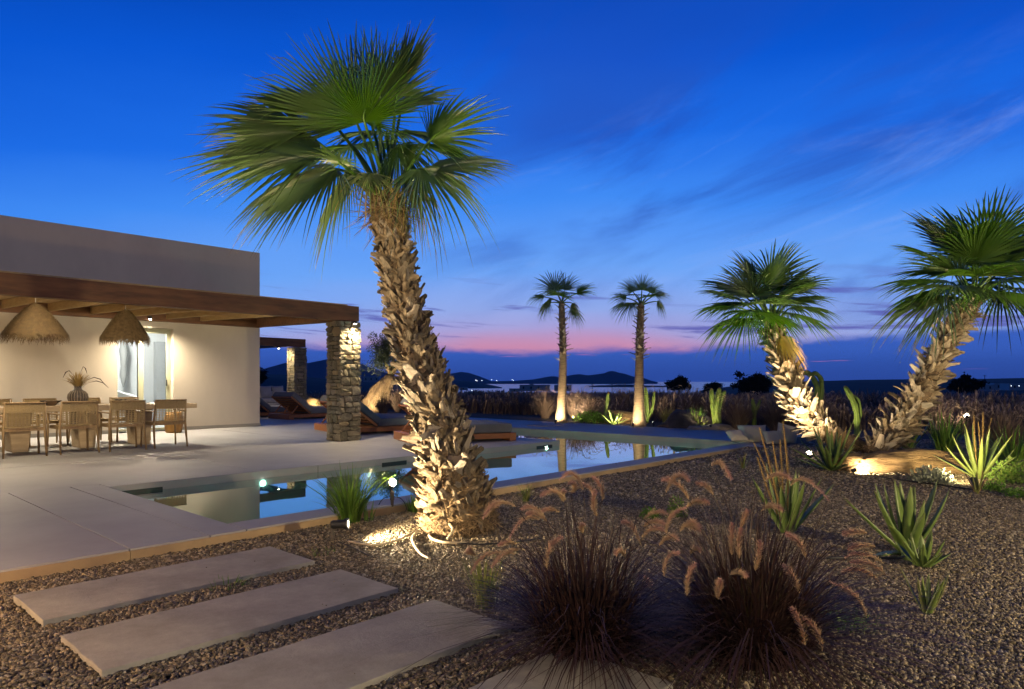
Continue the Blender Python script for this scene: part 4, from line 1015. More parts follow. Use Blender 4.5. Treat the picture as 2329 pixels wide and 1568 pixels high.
# big foreground aloe (angle, elevation, length, width, curl)
pa_ = gnd(2062, 1258, -.08)
Lf = [(1.9, 1.45, .50, 0.047, -.1), (.6, 1.30, .47, 0.044, .15), (2.7, 1.28, .50, 0.044, .1), (4.5, 1.42, .48, 0.058, .05), (5.2, 1.2, .40, 0.055, .25), (5.9, .95, .52, 0.049, .35), (0.2, 1.05, .55, 0.044, .2), (3.3, 1.05, .50, 0.044, .1),
      (3.9, .75, .42, 0.052, -.3), (3.0, .72, .55, 0.039, .1), (1.3, 1.2, .50, 0.044, .2), (2.3, 1.1, .50, 0.042, .2), (0.9, .95, .50, 0.042, .2), (4.2, .35, .36, 0.055, -1.0), (3.6, .12, .40, 0.047, -.3), (4.8, 1.0, .36, 0.052, .2)]
aloe('large green aloe with long pointed leaves in the right foreground gravel', pa_, 0, .5, .036, 3, leaves=Lf)
p = gnd(2098, 1292, -.08); aloe('compact green aloe pup touching the large foreground aloe', p, 12, .24, .032, 4, (.5, 1.4), (-.1, .3))
p = gnd(2108, 1398, -.08); aloe('small young aloe standing alone in the right foreground gravel', p, 7, .24, .022, 5, (.95, 1.45), (-.1, .25), .25)
p = gnd(1790, 1215, -.08)
S5 = [(at(1714, 1006, p.y), .8), (at(1727, 972, p.y-.05), 1), (at(1757, 1003, p.y+.05), .8), (at(1781, 957, p.y), 1), (at(1774, 1000, p.y+.1), .8), (at(1722, 1040, p.y-.1), .6)]
aloe('aloe with tall dry flower stalks behind the right fountain grass', p, 12, .52, .042, 6, (.75, 1.4), (-.1, .3), stalks=S5)
p = gnd(1893, 1072, -.06); d_ = p.y
S6 = [(at(1861, 1000, d_), .5), (at(1875, 955, d_), .8), (at(1907, 978, d_), .7), (at(1926, 970, d_), .8)]
aloe('backlit grey green aloe left of the leaning palm foot', p, 22, .64, .040, 7, (.12, 1.42), (-.2, .35), stalks=S6)
p = gnd(2228, 1090, -.06); d_ = p.y
S7 = [(at(2215, 945, d_), 1), (at(2225, 960, d_), .8), (at(2236, 938, d_), 1), (at(2256, 950, d_), 1)]
aloe('bright lit aloe with flower stalks at the right edge', p, 18, .66, .042, 8, (.35, 1.4), (-.15, .3), .1, stalks=S7)
p = gnd(2222, 1122, -.07); aloe('small orange tinged aloe in front of the lit aloe at right', p, 6, .26, .022, 9, (1.0, 1.4), (-.1, .15), .8)
p = gnd(1690, 1068, -.07); aloe('small thin olive plant near the pool corner', p, 6, .24, .018, 10, (1.1, 1.45), (-.1, .15), .45)
p = at(1395, 963, 17.75); p.z = -.01; aloe('bright lit young agave by the rock behind the pool', p, 15, .42, .05, 11, (.25, 1.2), (.0, .3))
p = at(1588, 972, 16.2); p.z = -.01; aloe('pale young agave left of the three column cactus', p, 13, .36, .045, 12, (.2, 1.2), (.0, .3))
p = gnd(2020, 1040, .0); p = at(2065, 1010, 10.9); p.z = 0; aloe('dark aloe behind the thorny leaning palm trunk', p, 9, .62, .05, 13, (.8, 1.4))
p = at(2150, 1030, 10.4); p.z = -.02; tuft('tall dark green strap leaf clump right of the leaning palm', p, 90, .68, .45, m_green, 14, .011, .12)
p = at(2305, 1050, 9.2); p.z = -.05; tuft('dense dark green strap leaf clump at the right edge', p, 110, .62, .7, m_green, 15, .010, .14)

# low leafy plants made of small leaves
def leafy(label, base, n, r, h, mat, seed, ls=.02, tint=(0, 0), name='low_shrub', cat='plant', stems=6):
    g = random.Random(seed); o = thing(name, label, cat, base); b = MB(); st = MB()
    for k in range(stems):
        a = g.uniform(0, 6.283); q = Vector((math.cos(a)*r*.7*g.random(), math.sin(a)*r*.7*g.random(), h*g.uniform(.5, .95))); st.tube([(q.x*.2, q.y*.2, 0), q*.6, q], [.004, .003, .002], 5)
    for k in range(n):
        d = Vector((g.gauss(0, 1), g.gauss(0, 1), abs(g.gauss(0, 1)))).normalized()*g.uniform(.35, 1)
        p = Vector((d.x*r, d.y*r, d.z*h)); ax = (d + Vector((g.uniform(-.5, .5), g.uniform(-.5, .5), g.uniform(0, .6)))).normalized(); s = ax.cross(Vector((g.random(), g.random(), g.random()))).normalized()*ls*.4; l = ls*g.uniform(.7, 1.3)
        c = g.uniform(*tint); nn = ax.cross(s).normalized()*ls*.15
        b.add([p, p+ax*l*.5+s+nn, p+ax*l, p+ax*l*.5-s+nn], [(0, 1, 2), (0, 2, 3)], [c]*4)
    obj('stems', st, mat, o); tag(obj('leaves', b, mat, o), kind='stuff'); return o
p = gnd(1478, 1180, -.08); leafy('small bright green cushion plant on the gravel behind the fountain grass', p, 260, .085, .10, m_green, 1, .022)
p = gnd(1538, 1178, -.08); leafy('upright yellow green spurge beside the green cushion plant', p, 220, .10, .19, m_green, 2, .020, (0, .4), stems=9)
p = gnd(2118, 1098, -.06); leafy('silver grey rosette succulent in front of the long log', p, 330, .22, .17, m_succ, 3, .05, (.6, 1))
p = at(2300, 1125, 7.8); p.z = -.07; leafy('feathery light green herb at the right edge', p, 700, .22, .30, m_green, 4, .028, (0, .35), stems=16)
p = at(2262, 1135, 7.3); p.z = -.07; leafy('low green ground plant in front of the feathery herb', p, 300, .13, .10, m_green, 5, .022)
p = at(2318, 1155, 6.9); p.z = -.07; leafy('low green ground plant at the right frame edge', p, 260, .14, .10, m_green, 6, .022)
p = at(1345, 958, 18.5); p.z = -.01; leafy('bright green low shrub between slim palm and agave', p, 900, .55, .30, m_green, 7, .05)
p = at(1530, 962, 16.7); p.z = -.01; leafy('small yellow lit shrub right of the second slim palm', p, 400, .28, .18, m_green, 8, .04, (.3, .9))
p = at(1580, 960, 16.5); p.z = -.01; tuft('dark green grassy clump left of the three column cactus', p, 130, .55, .6, m_green, 21, .010, .15)
p = at(1520, 942, 18.0); p.z = -.01; tuft('warm lit grassy clump behind the dark rock', p, 160, .50, .7, m_green, 22, .006, .15, (.6, 1))

# ---------------- cacti
def column(path, r, top=True):
    pts = catmull(path, 6); m = len(pts)
    rad = [r*(.72 + .28*math.sin(i*1.1) *.35 + .28)*(1 if i < m-2 else (.75 if i == m-2 else .3)) for i in range(m)]
    b = MB(); b.tube(pts, rad, 20, True, lambda a, i: .74 + .34*abs(math.cos(a*2.5)), c=[(1.0 if i >= m-1 and top else 0.0) for i in range(m) for _ in range(20)]); return b
def cactus(label, base, cols):
    o = thing('column_cactus', label, 'cactus', base)
    for path, r in cols: obj('column', column([Vector(p)-base for p in path], r*.66), m_cactus, o, True)
    return o
def px(d, *pts): return [at(x, y, d) for x, y in pts]
b_ = at(1374, 958, 18.6); cactus('single lit column cactus between the slim palms', b_, [(px(18.6, (1374, 958), (1377, 940), (1381, 915), (1384, 893)), .075)])
b_ = at(1472, 962, 17.6); cactus('lit candelabra cactus right behind the second slim palm', b_, [(px(17.6, (1472, 962), (1472, 935), (1471, 905), (1468, 880)), .07), (px(17.6, (1473, 950), (1481, 938), (1486, 915), (1488, 890)), .06), (px(17.7, (1471, 945), (1466, 930), (1464, 900), (1463, 888)), .055)])
b_ = at(1628, 970, 16.2); cactus('three column cactus with orange tips, brightly lit', b_, [(px(16.2, (1626, 972), (1624, 940), (1619, 905), (1619, 884)), .085), (px(16.2, (1630, 972), (1629, 930), (1634, 900), (1637, 882)), .09), (px(16.3, (1637, 970), (1635, 930), (1643, 905), (1650, 888)), .075)])
b_ = at(1948, 998, 13.2); cactus('lit leaning cactus between the two leaning palms', b_, [(px(13.2, (1948, 1000), (1949, 965), (1946, 930), (1934, 900), (1921, 878)), .075), (px(13.25, (1950, 965), (1956, 945), (1953, 915), (1940, 898)), .05)])
b_ = at(1862, 976, 15.5); cactus('dark curling cactus against the sky right of the lit palm', b_, [(px(15.5, (1862, 976), (1860, 905), (1855, 870), (1838, 849), (1826, 850)), .085), (px(15.5, (1864, 940), (1868, 900), (1868, 865), (1856, 850), (1845, 852)), .075)])
b_ = at(1716, 976, 15.6); cactus('dim branching cactus left of the lit palm', b_, [(px(15.6, (1716, 976), (1715, 935), (1711, 905)), .07), (px(15.6, (1717, 945), (1724, 925), (1730, 908)), .05)])

# ---------------- rocks and logs
def rock(name, label, cat, base, size, mat, seed, rz=0, squash=1.0, seg=3, amp=.35, groove=.0):
    bm = bmesh.new(); bmesh.ops.create_icosphere(bm, subdivisions=seg, radius=1)
    for v in bm.verts:
        c = v.co.copy(); k = 1 + amp*noise.noise(c*1.3 + Vector((seed, 0, 0))) + .15*noise.noise(c*3.5 + Vector((0, seed, 0))) + groove*noise.noise(Vector((c.x*1.5, c.y*9, c.z*9))) + groove*.6*noise.noise(Vector((c.x*3, c.y*20, c.z*20)))
        v.co = Vector((c.x*size[0]*k, c.y*size[1]*k, max(-.25, c.z*k)*size[2]))
    me = bpy.data.meshes.new(name); bm.to_mesh(me); bm.free(); me.materials.append(mat)
    for p_ in me.polygons: p_.use_smooth = True
    return tag(link(name, me, None, base, (0, 0, rz)), label, cat)
p = at(2060, 1080, 8.7); p.z = -.03; rock('weathered_log', 'long warm lit weathered log lying before the leaning palm', 'log', p, (.92, .26, .25), m_rock, 3, R_(-6), amp=.3, seg=5, groove=.10)
p = at(1418, 966, 18.7); p.z = -.02; rock('boulder', 'smooth orange lit boulder between the two slim palms', 'rock', p, (.70, .40, .30), m_rock, 6, .1)
p = at(1555, 962, 16.5); p.z = -.04; rock('boulder', 'large dark boulder right of the second slim palm', 'rock', p, (.62, .5, .42), m_darkrock, 8, .3)
p = at(1628, 975, 15.75); p.z = -.01; rock('boulder', 'flat pale boulder at the foot of the three column cactus', 'rock', p, (.62, .3, .13), pmat('pale_rock', (.40, .35, .28), (.22, .19, .15), scale=6, rough=.9, bump=1, bscale=12, bdist=.04), 10, 0)
p = at(714, 930, 27.0); p.z = -.02; rock('boulder', 'small glowing lit boulder beside the farther stone pillar', 'rock', p, (.45, .38, .50), m_rock, 12, 0)
p = at(737, 930, 26.3); p.z = -.02; leafy('dark green shrub beside the glowing boulder', p, 600, .35, .42, m_green, 31, .05)

# ---------------- olive tree with its thick lit trunk
ob = at(844, 935, 25.0); ob.z = -.03
ol = thing('olive_tree', 'old olive tree with thick lit slanting trunk behind the daybeds', 'tree', ob)
ol.scale = (1.2, 1.2, 1.2)
tp = [Vector((0, 0, 0)), Vector((.18, 0, .35)), Vector((.36, .02, .68)), Vector((.52, .03, .93)), Vector((.60, .05, 1.12))]
obj('trunk', MB().tube(catmull(tp, 6), [.42 - .012*i for i in range(25)], 22, True, lambda a, i: .82 + .30*abs(math.sin(a*2.5 + i*.07)) + .2*noise.noise(Vector((math.cos(a)*1.7, math.sin(a)*1.7, i*.22)))), m_olivebark, ol, True)
g = random.Random(8); cb = MB()
for k in range(5):
    a = g.uniform(0, 6.283); e = tp[-1] + Vector((math.cos(a)*.35, math.sin(a)*.35, g.uniform(.35, .75)))
    cb.tube([tp[-1], tp[-1].lerp(e, .5) + Vector((0, 0, .05)), e], [.09, .05, .02], 7)
obj('limbs', cb, m_olivebark, ol, True)
lf = MB()
clumps = [(Vector((.46 + g.gauss(0, .22), g.gauss(0, .25), 1.80 + g.gauss(0, .27))), g.uniform(.12, .26)) for _ in range(60)]
for cpos, cr_ in clumps:
    for k in range(110):
        d = Vector((g.gauss(0, 1), g.gauss(0, 1), g.gauss(0, 1))).normalized()*cr_*g.random()**.4; p = cpos+d; ax = (d.normalized() + Vector((g.gauss(0, .5), g.gauss(0, .5), g.gauss(0, .5)))).normalized(); s = ax.cross(Vector((.3, .5, .8))).normalized()*.014; l = g.uniform(.05, .09)
        lf.add([p-s*.5, p+ax*l*.5+s, p+ax*l, p+ax*l*.5-s], [(0, 1, 2), (0, 2, 3)])
tag(obj('crown', lf, m_olive, ol))

# ---------------- the grass meadow behind the wall
g = random.Random(55); b = MB(); K = 15000
for k in range(K):
    while True:
        u = 17.0 + 30*g.random()**1.5; v = g.uniform(-20, 44); p = P(u, v)
        if abs(p.x) < p.y*.80+1 and p.y > 7: break
    r = math.hypot(p.x, p.y); hgt = .60*(1 + .55*noise.noise(Vector((p.x*.28, p.y*.28, 1))) + .2*noise.noise(Vector((p.x*1.1, p.y*1.1, 5))))
    for q in range(3):
        a = g.uniform(0, 6.283); dr = Vector((math.cos(a), math.sin(a), 0)); le = g.uniform(.1, .7); ln = hgt*g.uniform(.6, 1.25)
        o = Vector((p.x + g.uniform(-.12, .12), p.y + g.uniform(-.12, .12), -.03 - .45*sstep(24, 62, r)))
        pts = [o + dr*(ln*le*t**1.6) + Vector((0, 0, ln*(t-.35*le*t*t))) for t in (0, .4, .72, .9, 1)]
        wv = (.005 + .00035*r)*g.uniform(.7, 1.3); plm = g.random() < .4
        b.ribbon(pts, [wv, wv, wv*(.8), wv*(2.0 if plm else .5), wv*.3], Vector((-dr.y, dr.x, 0)), c=[0, 0, .15, .9 if plm else .2, .8 if plm else .3])
tag(obj('meadow_grass', b, m_bgreed), 'mass of dry fountain grass filling the land behind the wall', 'grass', kind='stuff')
# single clumps along its front that can be told apart
clump_src = None
for k, (x, y, d, s, lab) in enumerate(((1240, 945, 20.6, 1.3, 'dry fountain grass clump left of the first slim palm'), (1308, 950, 20.0, 1.4, 'golden lit fountain grass right of the first slim palm'), (1340, 950, 19.0, .95, 'fountain grass with pale arching plumes beside the golden clump'), (1680, 965, 15.6, 1.1, 'dim fountain grass with drooping plumes right of the three column cactus'),
        (1765, 975, 15.2, 1.2, 'dark fountain grass behind the pool edge cushions'), (2285, 1000, 10.6, 1.0, 'shadowy fountain grass with drooping plumes at the right edge'), (2130, 955, 15.2, 1.0, 'lit fountain grass behind the leaning palm, by the far lamp'), (2215, 950, 15.0, 1.0, 'lit fountain grass right of the far garden lamp'), (905, 935, 25.0, 1.4, 'purple fountain grass beside the olive trunk'), (872, 940, 23.6, 1.0, 'lit fountain grass in front of the olive trunk'), (1420, 945, 22.5, 1.4, 'tall dry grass between the two slim palms'), (1575, 945, 20.0, 1.4, 'tall dry grass behind the pale young agave'), (1500, 945, 21.5, 1.35, 'tall dry grass behind the candelabra cactus'), (1860, 965, 16.5, 1.2, 'dark grass clump under the curling cactus'))):
    base = at(x, y, d); base.z = -.02
    gg = random.Random(200+k); o = thing('fountain_grass', lab, 'grass', base, 0, 'fountain grasses behind the pool')
    bb = MB(); blades_geom(bb, 600, .72*s, .9, gg, .12, .006, .5, 1.2, tint=(0, .3)); tag(obj('blades', bb, m_bgreed, o), kind='stuff')
    for j in range(22):
        a = gg.uniform(0, 6.283); dr = Vector((math.cos(a), math.sin(a), 0)); rr_ = gg.uniform(.12, .5)*s; zt = gg.uniform(.55, .80)*s - .25*rr_
        p0 = dr*rr_*.75 + Vector((0, 0, zt)); p1 = dr*rr_*1.0 + Vector((0, 0, zt+.06)); p2 = dr*(rr_*1.3) + Vector((0, 0, zt+.0))
        pb_ = MB(); plume_geom(pb_, p0, p1, p2, .020, gg, 40); obj('plume', pb_, m_bgplume := bpy.data.materials.get('pale_plume') or pmat('pale_plume', (.36, .27, .20), (.28, .20, .15), scale=20, rough=.85, transl=.3, tint=(.45, .36, .26)), o)
        obj('stem', MB().tube([dr*.03, p0*.6 + Vector((0, 0, .08)), p0], .0025, 4), m_bgreed, o)
# ================================================================== SLABS, GRAVEL, LAMPS, FAR THINGS
def slab(label, u0, u1, v0, v1, seed):
    g = random.Random(seed); nu, nv = 22, 9; b = MB(); vv = []
    zt = -.044
    def ed(k): return .006*noise.noise(Vector((k*7.1, seed, 0)))
    for i in range(nu+1):
        for j in range(nv+1):
            u = u0+(u1-u0)*i/nu; v = v0+(v1-v0)*j/nv
            if j == 0: v += ed(u)-.003
            if j == nv: v += ed(u+9)
            if i == 0: u += ed(v+3)
            if i == nu: u += ed(v+5)
            vv.append((u, v, zt + .0015*noise.noise(Vector((u*3, v*3, seed)))))
    n = nv+1; fs = [(i*n+j, (i+1)*n+j, (i+1)*n+j+1, i*n+j+1) for i in range(nu) for j in range(nv)]
    rim = [i*n for i in range(nu+1)] + [nu*n+j for j in range(1, n)] + [i*n+nv for i in range(nu-1, -1, -1)] + [j for j in range(nv-1, 0, -1)]
    k0 = len(vv)
    for r in rim: vv.append((vv[r][0], vv[r][1], -.13))
    m = len(rim); fs += [(rim[(k+1) % m], rim[k], k0+k, k0+(k+1) % m) for k in range(m)]
    c = P((u0+u1)/2, (v0+v1)/2); o = thing('stepping_slab', label, 'slab', (c.x, c.y, 0), HA, 'stepping slabs leading to the terrace')
    b.add([(x-(u0+u1)/2, y-(v0+v1)/2, z) for x, y, z in vv], fs)
    obj('slab_top', b, m_slab, o, bevel=.004)
slab('stepping slab closest to the terrace, topmost of four', .90, 2.37, 3.87, 4.44, 1)
slab('second stepping slab from the terrace', .90, 2.37, 3.02, 3.58, 2)
slab('third stepping slab, its right end in grass shadow', .90, 2.37, 2.17, 2.72, 3)
slab('nearest stepping slab at the bottom, under the grass', .90, 2.33, 1.30, 1.84, 4)
slab('stepping slab below the frame next to the camera', .90, 2.35, .45, 1.0, 5)

# gravel pebbles
g = np.random.default_rng(4); pos = []; sizes = []
slabs_uv = [(.90, 2.37, 3.87, 4.44), (.90, 2.37, 3.02, 3.58), (.90, 2.37, 2.17, 2.72), (.90, 2.33, 1.30, 1.84), (.90, 2.35, .45, 1.0)]
def scatter(y0, y1, dens, s0, s1):
    w = y1*.82+2.3; n = int(dens*(y1-y0)*2*w); x = g.uniform(-w, w, n); y = g.uniform(y0, y1, n); keep = (x < y*.80+2.2) & (x > -y*.80-.6)
    u = x*Ux + y*Uy; v = -x*Uy + y*Ux; keep &= (v < V0-.016) & (u < 14.5)
    for a, b2, c, d in slabs_uv: keep &= ~((u > a-.004) & (u < b2+.004) & (v > c-.004) & (v < d+.004))
    keep &= ~((u > 11.28) & (v > 4.23))
    x, y = x[keep], y[keep]
    s = g.uniform(s0, s1, len(x))*np.where(g.random(len(x)) < .04, 1.6, 1.0)
    for a, b2, c in zip(x, y, s): pos.append((a, b2, ground_z(a, b2) - .006 + .010*g.random() + c*.3)); sizes.append(c)
scatter(2.2, 4.6, 10500, .0048, .0092)
scatter(4.6, 7.0, 6200, .0058, .0105)
scatter(7.0, 9.5, 2600, .009, .015)
scatter(9.5, 13.0, 1000, .013, .022)
for a, b2, c, d in slabs_uv[:4]:
    for k in range(4):
        q = P(float(g.uniform(a+.05, b2-.05)), float(c + (d-c)*g.beta(.6, .6)*.96 + .01)); cs = float(g.uniform(.003, .005)); pos.append((q.x, q.y, -.042 + cs*.5)); sizes.append(cs)
me = bpy.data.meshes.new('gravel'); me.from_pydata(pos, [], [])
a_ = me.attributes.new('size', 'FLOAT', 'POINT'); a_.data.foreach_set('value', sizes)
gr = tag(link('gravel', me), 'loose grey brown gravel covering the garden', 'gravel', kind='stuff')
ng = bpy.data.node_groups.new('pebbles', 'GeometryNodeTree')
ng.interface.new_socket('Geometry', in_out='INPUT', socket_type='NodeSocketGeometry'); ng.interface.new_socket('Geometry', in_out='OUTPUT', socket_type='NodeSocketGeometry')
n_in = ng.nodes.new('NodeGroupInput'); n_out = ng.nodes.new('NodeGroupOutput')
ico = ng.nodes.new('GeometryNodeMeshIcoSphere'); ico.inputs['Subdivisions'].default_value = 2; ico.inputs['Radius'].default_value = 1.0
sp = ng.nodes.new('GeometryNodeSetPosition'); nzn = ng.nodes.new('ShaderNodeTexNoise'); nzn.inputs['Scale'].default_value = .9; nzn.inputs['Detail'].default_value = 2
vs_ = ng.nodes.new('ShaderNodeVectorMath'); vs_.operation = 'SUBTRACT'; vs_.inputs[1].default_value = (.5, .5, .5)
vm2 = ng.nodes.new('ShaderNodeVectorMath'); vm2.operation = 'SCALE'; vm2.inputs['Scale'].default_value = 1.3
ng.links.new(nzn.outputs['Color'], vs_.inputs[0]); ng.links.new(vs_.outputs[0], vm2.inputs[0]); ng.links.new(ico.outputs[0], sp.inputs['Geometry']); ng.links.new(vm2.outputs[0], sp.inputs['Offset'])
ssm = ng.nodes.new('GeometryNodeSetShadeSmooth'); ng.links.new(sp.outputs[0], ssm.inputs[0])
smt = ng.nodes.new('GeometryNodeSetMaterial'); smt.inputs['Material'].default_value = m_pebble; ng.links.new(ssm.outputs[0], smt.inputs[0])
iop = ng.nodes.new('GeometryNodeInstanceOnPoints'); ng.links.new(n_in.outputs[0], iop.inputs['Points']); ng.links.new(smt.outputs[0], iop.inputs['Instance'])
rv = ng.nodes.new('FunctionNodeRandomValue'); rv.data_type = 'FLOAT_VECTOR'; rv.inputs[0].default_value = (-.5, -.5, 0); rv.inputs[1].default_value = (.5, .5, 6.283)
ng.links.new(rv.outputs[0], iop.inputs['Rotation'])
rs = ng.nodes.new('FunctionNodeRandomValue'); rs.data_type = 'FLOAT_VECTOR'; rs.inputs[0].default_value = (.8, .7, .5); rs.inputs[1].default_value = (1.35, 1.1, .85); rs.inputs['Seed'].default_value = 5
na = ng.nodes.new('GeometryNodeInputNamedAttribute'); na.data_type = 'FLOAT'; na.inputs['Name'].default_value = 'size'
vsc = ng.nodes.new('ShaderNodeVectorMath'); vsc.operation = 'SCALE'; ng.links.new(rs.outputs[0], vsc.inputs[0]); ng.links.new(na.outputs[0], vsc.inputs['Scale'])
ng.links.new(vsc.outputs[0], iop.inputs['Scale']); ng.links.new(iop.outputs[0], n_out.inputs[0])
gm = gr.modifiers.new('pebbles', 'NODES'); gm.node_group = ng
print('pebbles', len(pos))

# ---- garden spotlight on its spike aimed at the big palm
sp0 = gnd(762, 1228, -.075)
sl = thing('garden_spotlight', 'black garden spotlight on the gravel aimed at the big palm', 'lamp', sp0)
ax = Vector((.97, .05, .04)).normalized(); hd = Vector((.04, 0, .115))
obj('head', MB().tube([hd - ax*.07, hd - ax*.055, hd + ax*.03, hd + ax*.032, hd + ax*.05], [.026, .032, .032, .040, .040], 18), m_black, sl)
obj('rim', MB().tube([hd + ax*.0505, hd + ax*.060, hd + ax*.0605], [.041, .041, .034], 18, False), pmat('grey_rim', (.16, .16, .15), rough=.4, metal=.6), sl)
obj('lens', MB().tube([hd + ax*.049, hd + ax*.052], .034, 18), m_lamp, sl)
obj('bracket', MB().box((-.03, -.022, -.02), (-.012, .022, .115)), m_grey, sl, bevel=.003)
obj('spike', MB().tube([(-.02, 0, -.08), (-.02, 0, .02)], [.004, .018], 8), m_grey, sl)
lamp('bulb', sl, hd + ax*.075, 'SPOT', 95, WARM2, .02, 155, .7, (.85, .05, .42))
# ---- spike lamp by the pool
bl0 = gnd(892, 1168, -.075); top = at(890, 1098, bl0.y) - bl0
bl = thing('spike_lamp', 'glowing spike lamp by the pool edge left of the big palm', 'lamp', bl0)
obj('spike', MB().tube([(0, 0, -.05), (0, 0, .12)], [.006, .016], 10), m_grey, bl)
obj('joint', MB().box((-.018, -.016, .118), (.018, .016, .19)), m_grey, bl, bevel=.004)
aim_ = Vector((.55, -.80, .25)).normalized()
hc = Vector((0, 0, top.z))
obj('head', MB().tube([hc - aim_*.09, hc - aim_*.07, hc + aim_*.0, hc + aim_*.012], [.020, .030, .032, .036], 16), m_grey, bl)
obj('neck', MB().tube([(0, 0, .185), hc - aim_*.05 - Vector((0, 0, .012))], .013, 8), m_grey, bl)
obj('lens', MB().lathe([(.034, 0), (.026, .014), (.001, .02)], 16), emat('spike_lamp_glow', (1.0, .84, .55), 60), bl, True, loc=hc + aim_*.0125, rot=aim_.to_track_quat('Z', 'Y').to_euler())
lamp('bulb', bl, hc + aim_*.05, 'SPOT', 90, WARM2, .03, 165, .8, (.35, -.45, 1))
for s in (-1, 1):
    obj('cable_loop', MB().tube(catmull([(s*.01, 0, .15), (s*.08, .0, .13), (s*.125, .0, .06), (s*.115, .0, .0)], 5), .0035, 6), m_cable, bl, True)
# ---- hoses and cables on the gravel
def hose(label, pts, r, mat, name='hose', cat='hose'):
    c = Vector(pts[0]); o = obj(name, MB().tube(catmull([Vector(p)-c for p in pts], 6), r, 8), mat, None, True, loc=c); tag(o, label, cat)
gz = lambda x, y, z=-.055: gnd(x, y, z)
hose('pale hose running from the spotlight to the palm foot', [gz(792, 1232), gz(850, 1240), gz(900, 1230), gz(938, 1212), gz(948, 1208)], .008, m_hose)
hose('pale hose curving towards the camera before the palm', [gz(962, 1208), gz(942, 1215), gz(938, 1232), gz(955, 1258), gz(978, 1272)], .008, m_hose)
hose('pale hose loop leaning on the palm foot', [gz(1060, 1236), gz(1010, 1234), gz(978, 1222), gz(985, 1205), gz(1015, 1190, .02), gz(1030, 1205, .0), gz(1018, 1226)], .010, m_hose)
hose('dark cable lying right of the palm foot', [gz(1040, 1236), gz(1100, 1238), gz(1165, 1234), gz(1230, 1225)], .006, m_cable, 'cable', 'cable')
hose('dark cable behind the garden spotlight', [gz(770, 1232), gz(800, 1245), gz(835, 1262), gz(850, 1268)], .004, m_cable, 'cable', 'cable')
hose('dark irrigation pipe before the long log', [gz(1990, 1085, -.05), gz(2080, 1096, -.05), gz(2170, 1108, -.05), gz(2220, 1115, -.05)], .008, m_cable, 'pipe', 'pipe')
hose('dark irrigation pipe under the large foreground aloe', [gz(1880, 1270), gz(1960, 1268), gz(2040, 1270), gz(2070, 1262)], .009, m_cable, 'pipe', 'pipe')

# ---- uplights
def uplight(label, base, aim, power, angle=70, col_=WARM2, head=.03, h=.10, blend=.7, size=.03):
    o = thing('garden_uplight', label, 'lamp', base); aim = Vector(aim).normalized(); c = Vector((0, 0, h))
    obj('head', MB().tube([c - aim*head*2.2, c], [head*.8, head*1.1], 14), m_black, o)
    obj('lens', MB().tube([c + aim*.001, c + aim*.008], [head, head*.85], 14), m_lamp, o)
    obj('spike', MB().tube([(0, 0, -.06), c - aim*head*1.5], [.005, .010], 8), m_black, o)
    lamp('bulb', o, c + aim*.02, 'SPOT', power, col_, size, angle, blend, aim); return o
q = at(1264, 955, 17.85); q.z = -.01; uplight('uplight at the foot of the left slim palm', q, (.12, .75, .75), 60, 125)
q = at(1440, 975, 16.3); q.z = -.01; uplight('uplight at the foot of the right slim palm', q, (.12, .75, .75), 40, 125)
q = at(1303, 957, 18.7); q.z = -.01; uplight('uplight in the golden grass right of the left slim palm', q, (.1, 1, .9), 80, 140)
q = at(1404, 962, 17.3); q.z = -.01; uplight('uplight behind the wall aimed at boulder and single cactus', q, (.05, .9, .35), 34, 130)
q = at(1486, 975, 16.65); q.z = -.01; uplight('uplight behind the wall aimed at the candelabra cactus', q, (-.1, .75, .65), 30, 100)
q = at(1616, 985, 15.6); q.z = -.01; uplight('uplight behind the wall aimed at the three column cactus', q, (.1, .75, .6), 36, 110)
q = gnd(1840, 1052, -.06); q2 = uplight('glowing round garden lamp on the gravel left of the aloe', q, (-.04, .15, .95), 190, 150, WARM2, .036, .14, .8)
obj('front_glass', MB().lathe([(.034, 0), (.02, .012), (.001, .016)], 14), m_lamp, q2, True, loc=(0, -.03, .14), rot=(R_(90), 0, 0))
q = gnd(1922, 1058, -.05); uplight('garden uplight hidden by the aloe, aimed at the leaning palms', q, (.15, .22, .85), 62, 150)
q = gnd(1945, 1082, -.06); uplight('low garden light grazing the long log', q, (1, .55, .12), 30, 120, WARM2, .025, .07)
q = at(1938, 1000, 12.7); q.z = -.01; uplight('garden uplight at the foot of the leaning cactus', q, (.1, .6, .8), 16, 100)
q = at(2195, 958, 14.0); q.z = .10; q3 = uplight('small far garden lamp glowing in the grass at right', q, (.0, .9, .35), 20, 120, WARM2, .045, .30)
obj('front_glass', MB().lathe([(.05, 0), (.03, .012), (.001, .02)], 14), m_lamp, q3, True, loc=(0, -.05, .30), rot=(R_(90), 0, 0))
q = gnd(2212, 1112, -.07); uplight('garden uplight before the lit aloe at right', q, (.25, .75, .45), 46, 120, (1.0, .80, .42))
q = at(832, 945, 23.6); q.z = -.02; uplight('garden uplight aimed at the olive trunk', q, (.25, .8, .62), 110, 95)
q = at(706, 932, 26.2); q.z = -.02; uplight('garden uplight aimed at the small boulder by the far pillar', q, (.15, .85, .35), 60, 110)
